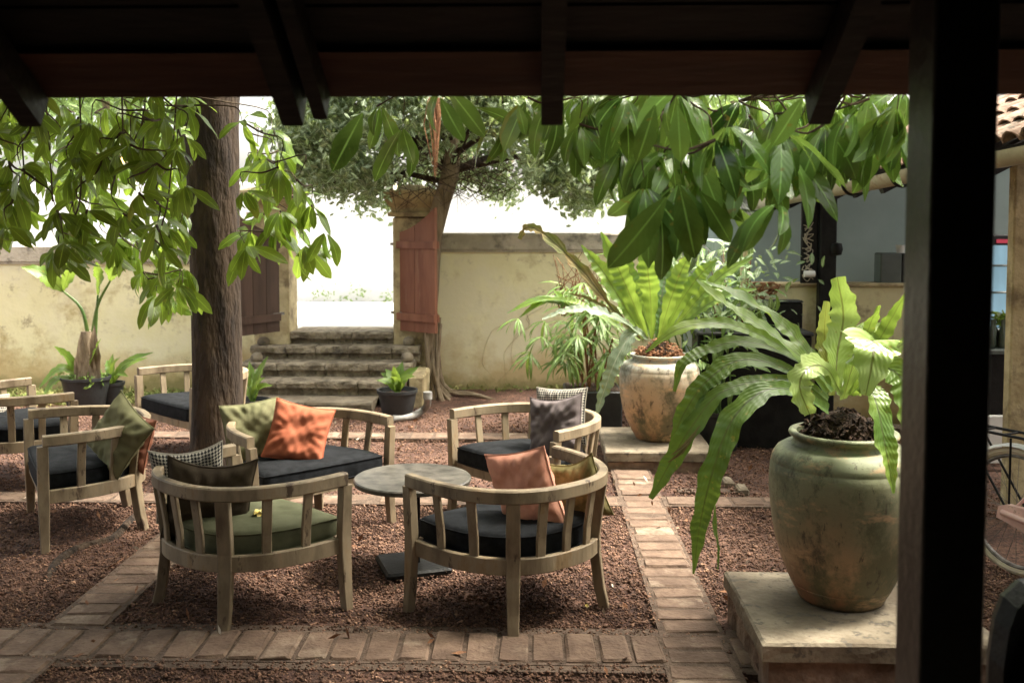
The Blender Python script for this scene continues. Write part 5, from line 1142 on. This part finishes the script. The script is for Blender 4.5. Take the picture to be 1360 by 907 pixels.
# hidden upper crown: same leaves, above the picture, added to shade the courtyard, densest at front left
top = []
def upper(n, x0, x1, y0, y1, z0, z1, dens=None):
    k = 0
    while k < n:
        x, y = random.uniform(x0, x1), random.uniform(y0, y1)
        if dens and random.random() > dens(x, y): continue
        z = max(random.uniform(z0, z1), 2.55 + .155 * y); k += 1
        for M in whorl(Vector((x, y, z)), (random.gauss(0, .5), random.gauss(0, .5), .2), 7, 1.0, .5, 1.3, random): top.append(M)
def dens(x, y):
    d = .85
    if x > .1 and 3.2 < y < 6.6: d = .25
    if x > 1.3 and y < 5.2: d = 0
    if x < -2.2: d = 1
    if y > 6.2: d *= .10
    return d
upper(2100, -6, 1.0, 2.7, 5.3, 2.9, 4.6)
upper(1300, -6.2, -1.3, 2.6, 5.6, 2.8, 4.6)
upper(900, -5.5, 2.2, 2.9, 9.0, 3.2, 4.6, dens)
join_leaves('upper_crown', LP, rest + top, 'tree_leaf', tr)

t2 = root('overhanging_tree', 'tree with large glossy leaves hanging above the ferns at the upper right', 'tree', (2.75, 3.2, 0))
MB().tube(catmull([(2.75, 3.2, -.05), (2.72, 3.2, 1.2), (2.6, 3.25, 2.5), (2.3, 3.4, 3.4)], 24), [.16 - .003 * i for i in range(25)], 14).build('trunk', 'bark', t2, smooth=True, world=True)
M1 = limb(t2, [(2.45, 3.3, 3.0), (1.7, 3.4, 3.1), (.8, 3.5, 3.0), (.1, 3.6, 2.95), (-.6, 3.8, 2.85)], .07, .02)
M2 = limb(t2, [(2.45, 3.3, 3.0), (1.9, 3.9, 3.15), (1.3, 4.3, 3.1), (.6, 4.5, 3.05)], .06, .02)
LL2 = [tuple(p) for L in (M1, M2) for p in L[2:]]
poly2 = [(735, 118), (1212, 118), (1212, 160), (1160, 150), (1100, 165), (1075, 195), (1040, 215), (1000, 215), (965, 235), (930, 240), (885, 235), (850, 205), (800, 155), (775, 150), (740, 140)]
polyM = [(655, 120), (735, 120), (735, 150), (700, 165), (650, 150)]
cl = scatter(poly2, 60, 3.0, 4.5, rnd, 20) + [(q[0], q[1], q[2], (0, 0, -1), 3) for q in scatter(polyM, 3, 3.3, 3.8, rnd, 24)]
dn = (0, 0, -1)
cl += [(855, 245, 3.0, dn), (905, 240, 3.1, dn), (930, 262, 3.3, dn), (1034, 272, 3.0, (-.1, -.4, -.5)), (1050, 205, 3.2, dn), (1095, 165, 3.2, dn), (1130, 160, 3.3, dn), (1190, 165, 3.3, dn), (985, 215, 3.4, dn), (825, 200, 3.5, dn), (770, 165, 3.6, dn),
       (535, 168, 4.3, dn, 5), (505, 138, 4.6, (0, 0, -.6), 4), (690, 135, 3.7, dn, 5), (625, 142, 4.6, (.8, 0, -.4), 2), (590, 112, 3.4, dn, 2)]
rest = overhang(t2, cl, 'glossy_leaf', 1.0, (6, 9), .95, .28, rnd, LL2, .0035)
# a few very large leaves the photograph shows on their own
big = fast_mesh('leaf', *[q for q in leaf_geo(.30, .108, .35, .1, .14, 10)][:2], leaf_geo(.30, .108, .35, .1, .14, 10)[2], True); big.materials.append(MATS['glossy_leaf'])
for (a, b_, Y, nr, s) in (((482, 150), (440, 228), 3.2, (.3, -1, .2), 1), ((585, 130), (612, 188), 3.0, (-.3, -1, .1), .85), ((885, 262), (816, 362), 2.9, (.4, -1, .1), 1), ((902, 245), (925, 345), 2.9, (-.2, -.9, .5), 1), ((870, 140), (850, 215), 2.75, (.2, -1, .2), 1.05), ((900, 140), (905, 215), 2.75, (-.1, -1, .2), 1), ((930, 255), (975, 322), 3.1, (-.3, -.8, .5), .9), ((878, 285), (890, 372), 3.0, (.5, -1, 0), .9), ((1066, 130), (1030, 195), 3.0, (.2, -1, .2), .8), ((765, 182), (766, 236), 3.6, (.1, -1, .1), .7), ((688, 140), (700, 178), 3.4, (.3, -1, .1), .7)):
    p, q = P(*a, Y), P(*b_, Y); L = (q - p).length
    o = bpy.data.objects.new('leaf', big); COL.objects.link(o); o.parent = t2; o.matrix_local = Matrix.Translation(-world_loc(t2)) @ leaf_matrix(p, q - p, nr, L / .29)
top2 = []  # unseen leaves added for shade, with a gap letting sun onto the near fern
for k in range(300):
    x, y = random.uniform(.6, 5.0), random.uniform(2.9, 5.6)
    if (x < 1.9 and y > 3.6 and random.random() < .75) or math.hypot(x - 2.75, y - 4.15) < .75: continue
    top2 += whorl(Vector((x, y, random.uniform(3.2, 3.9))), (0, 0, .3), 7, 1.0, .5, 1.25, random)
join_leaves('upper_crown', LP, rest + top2, 'glossy_leaf', t2)

# ================================================================ HANGING BULBS
for (px, py, Y, mat, lab) in ((163, 213, 5.4, 'bulb_glow', 'small glowing orange bulb hanging among the leaves left of the trunk'), (612, 138, 5.0, 'bulb_glow', 'small glowing bulb hanging just under the eave above the gateway'), (525, 248, 10.4, 'bulb_pale', 'pale pear shaped bulb hanging above the gate pillar capital')):
    c = P(px, py, Y); r = root('hanging_bulb', lab, 'light bulb', tuple(c), group=None); s = .62 if Y < 8 else 1.2
    MB().lathe([(.001, -.030 * s), (.014 * s, -.026 * s), (.021 * s, -.012 * s), (.019 * s, .004 * s), (.010 * s, .022 * s), (.009 * s, .03 * s)], 14).build('bulb', mat, r, smooth=True)
    MB().lathe([(.011 * s, .028 * s), (.013 * s, .032 * s), (.013 * s, .06 * s), (.004, .068 * s)], 12).build('socket', 'black_plastic', r, smooth=True)
    MB().tube([(0, 0, .066 * s), (.01, 0, .5), (0, .02, 1.1)], .003, 5).build('cord', 'black_plastic', r)
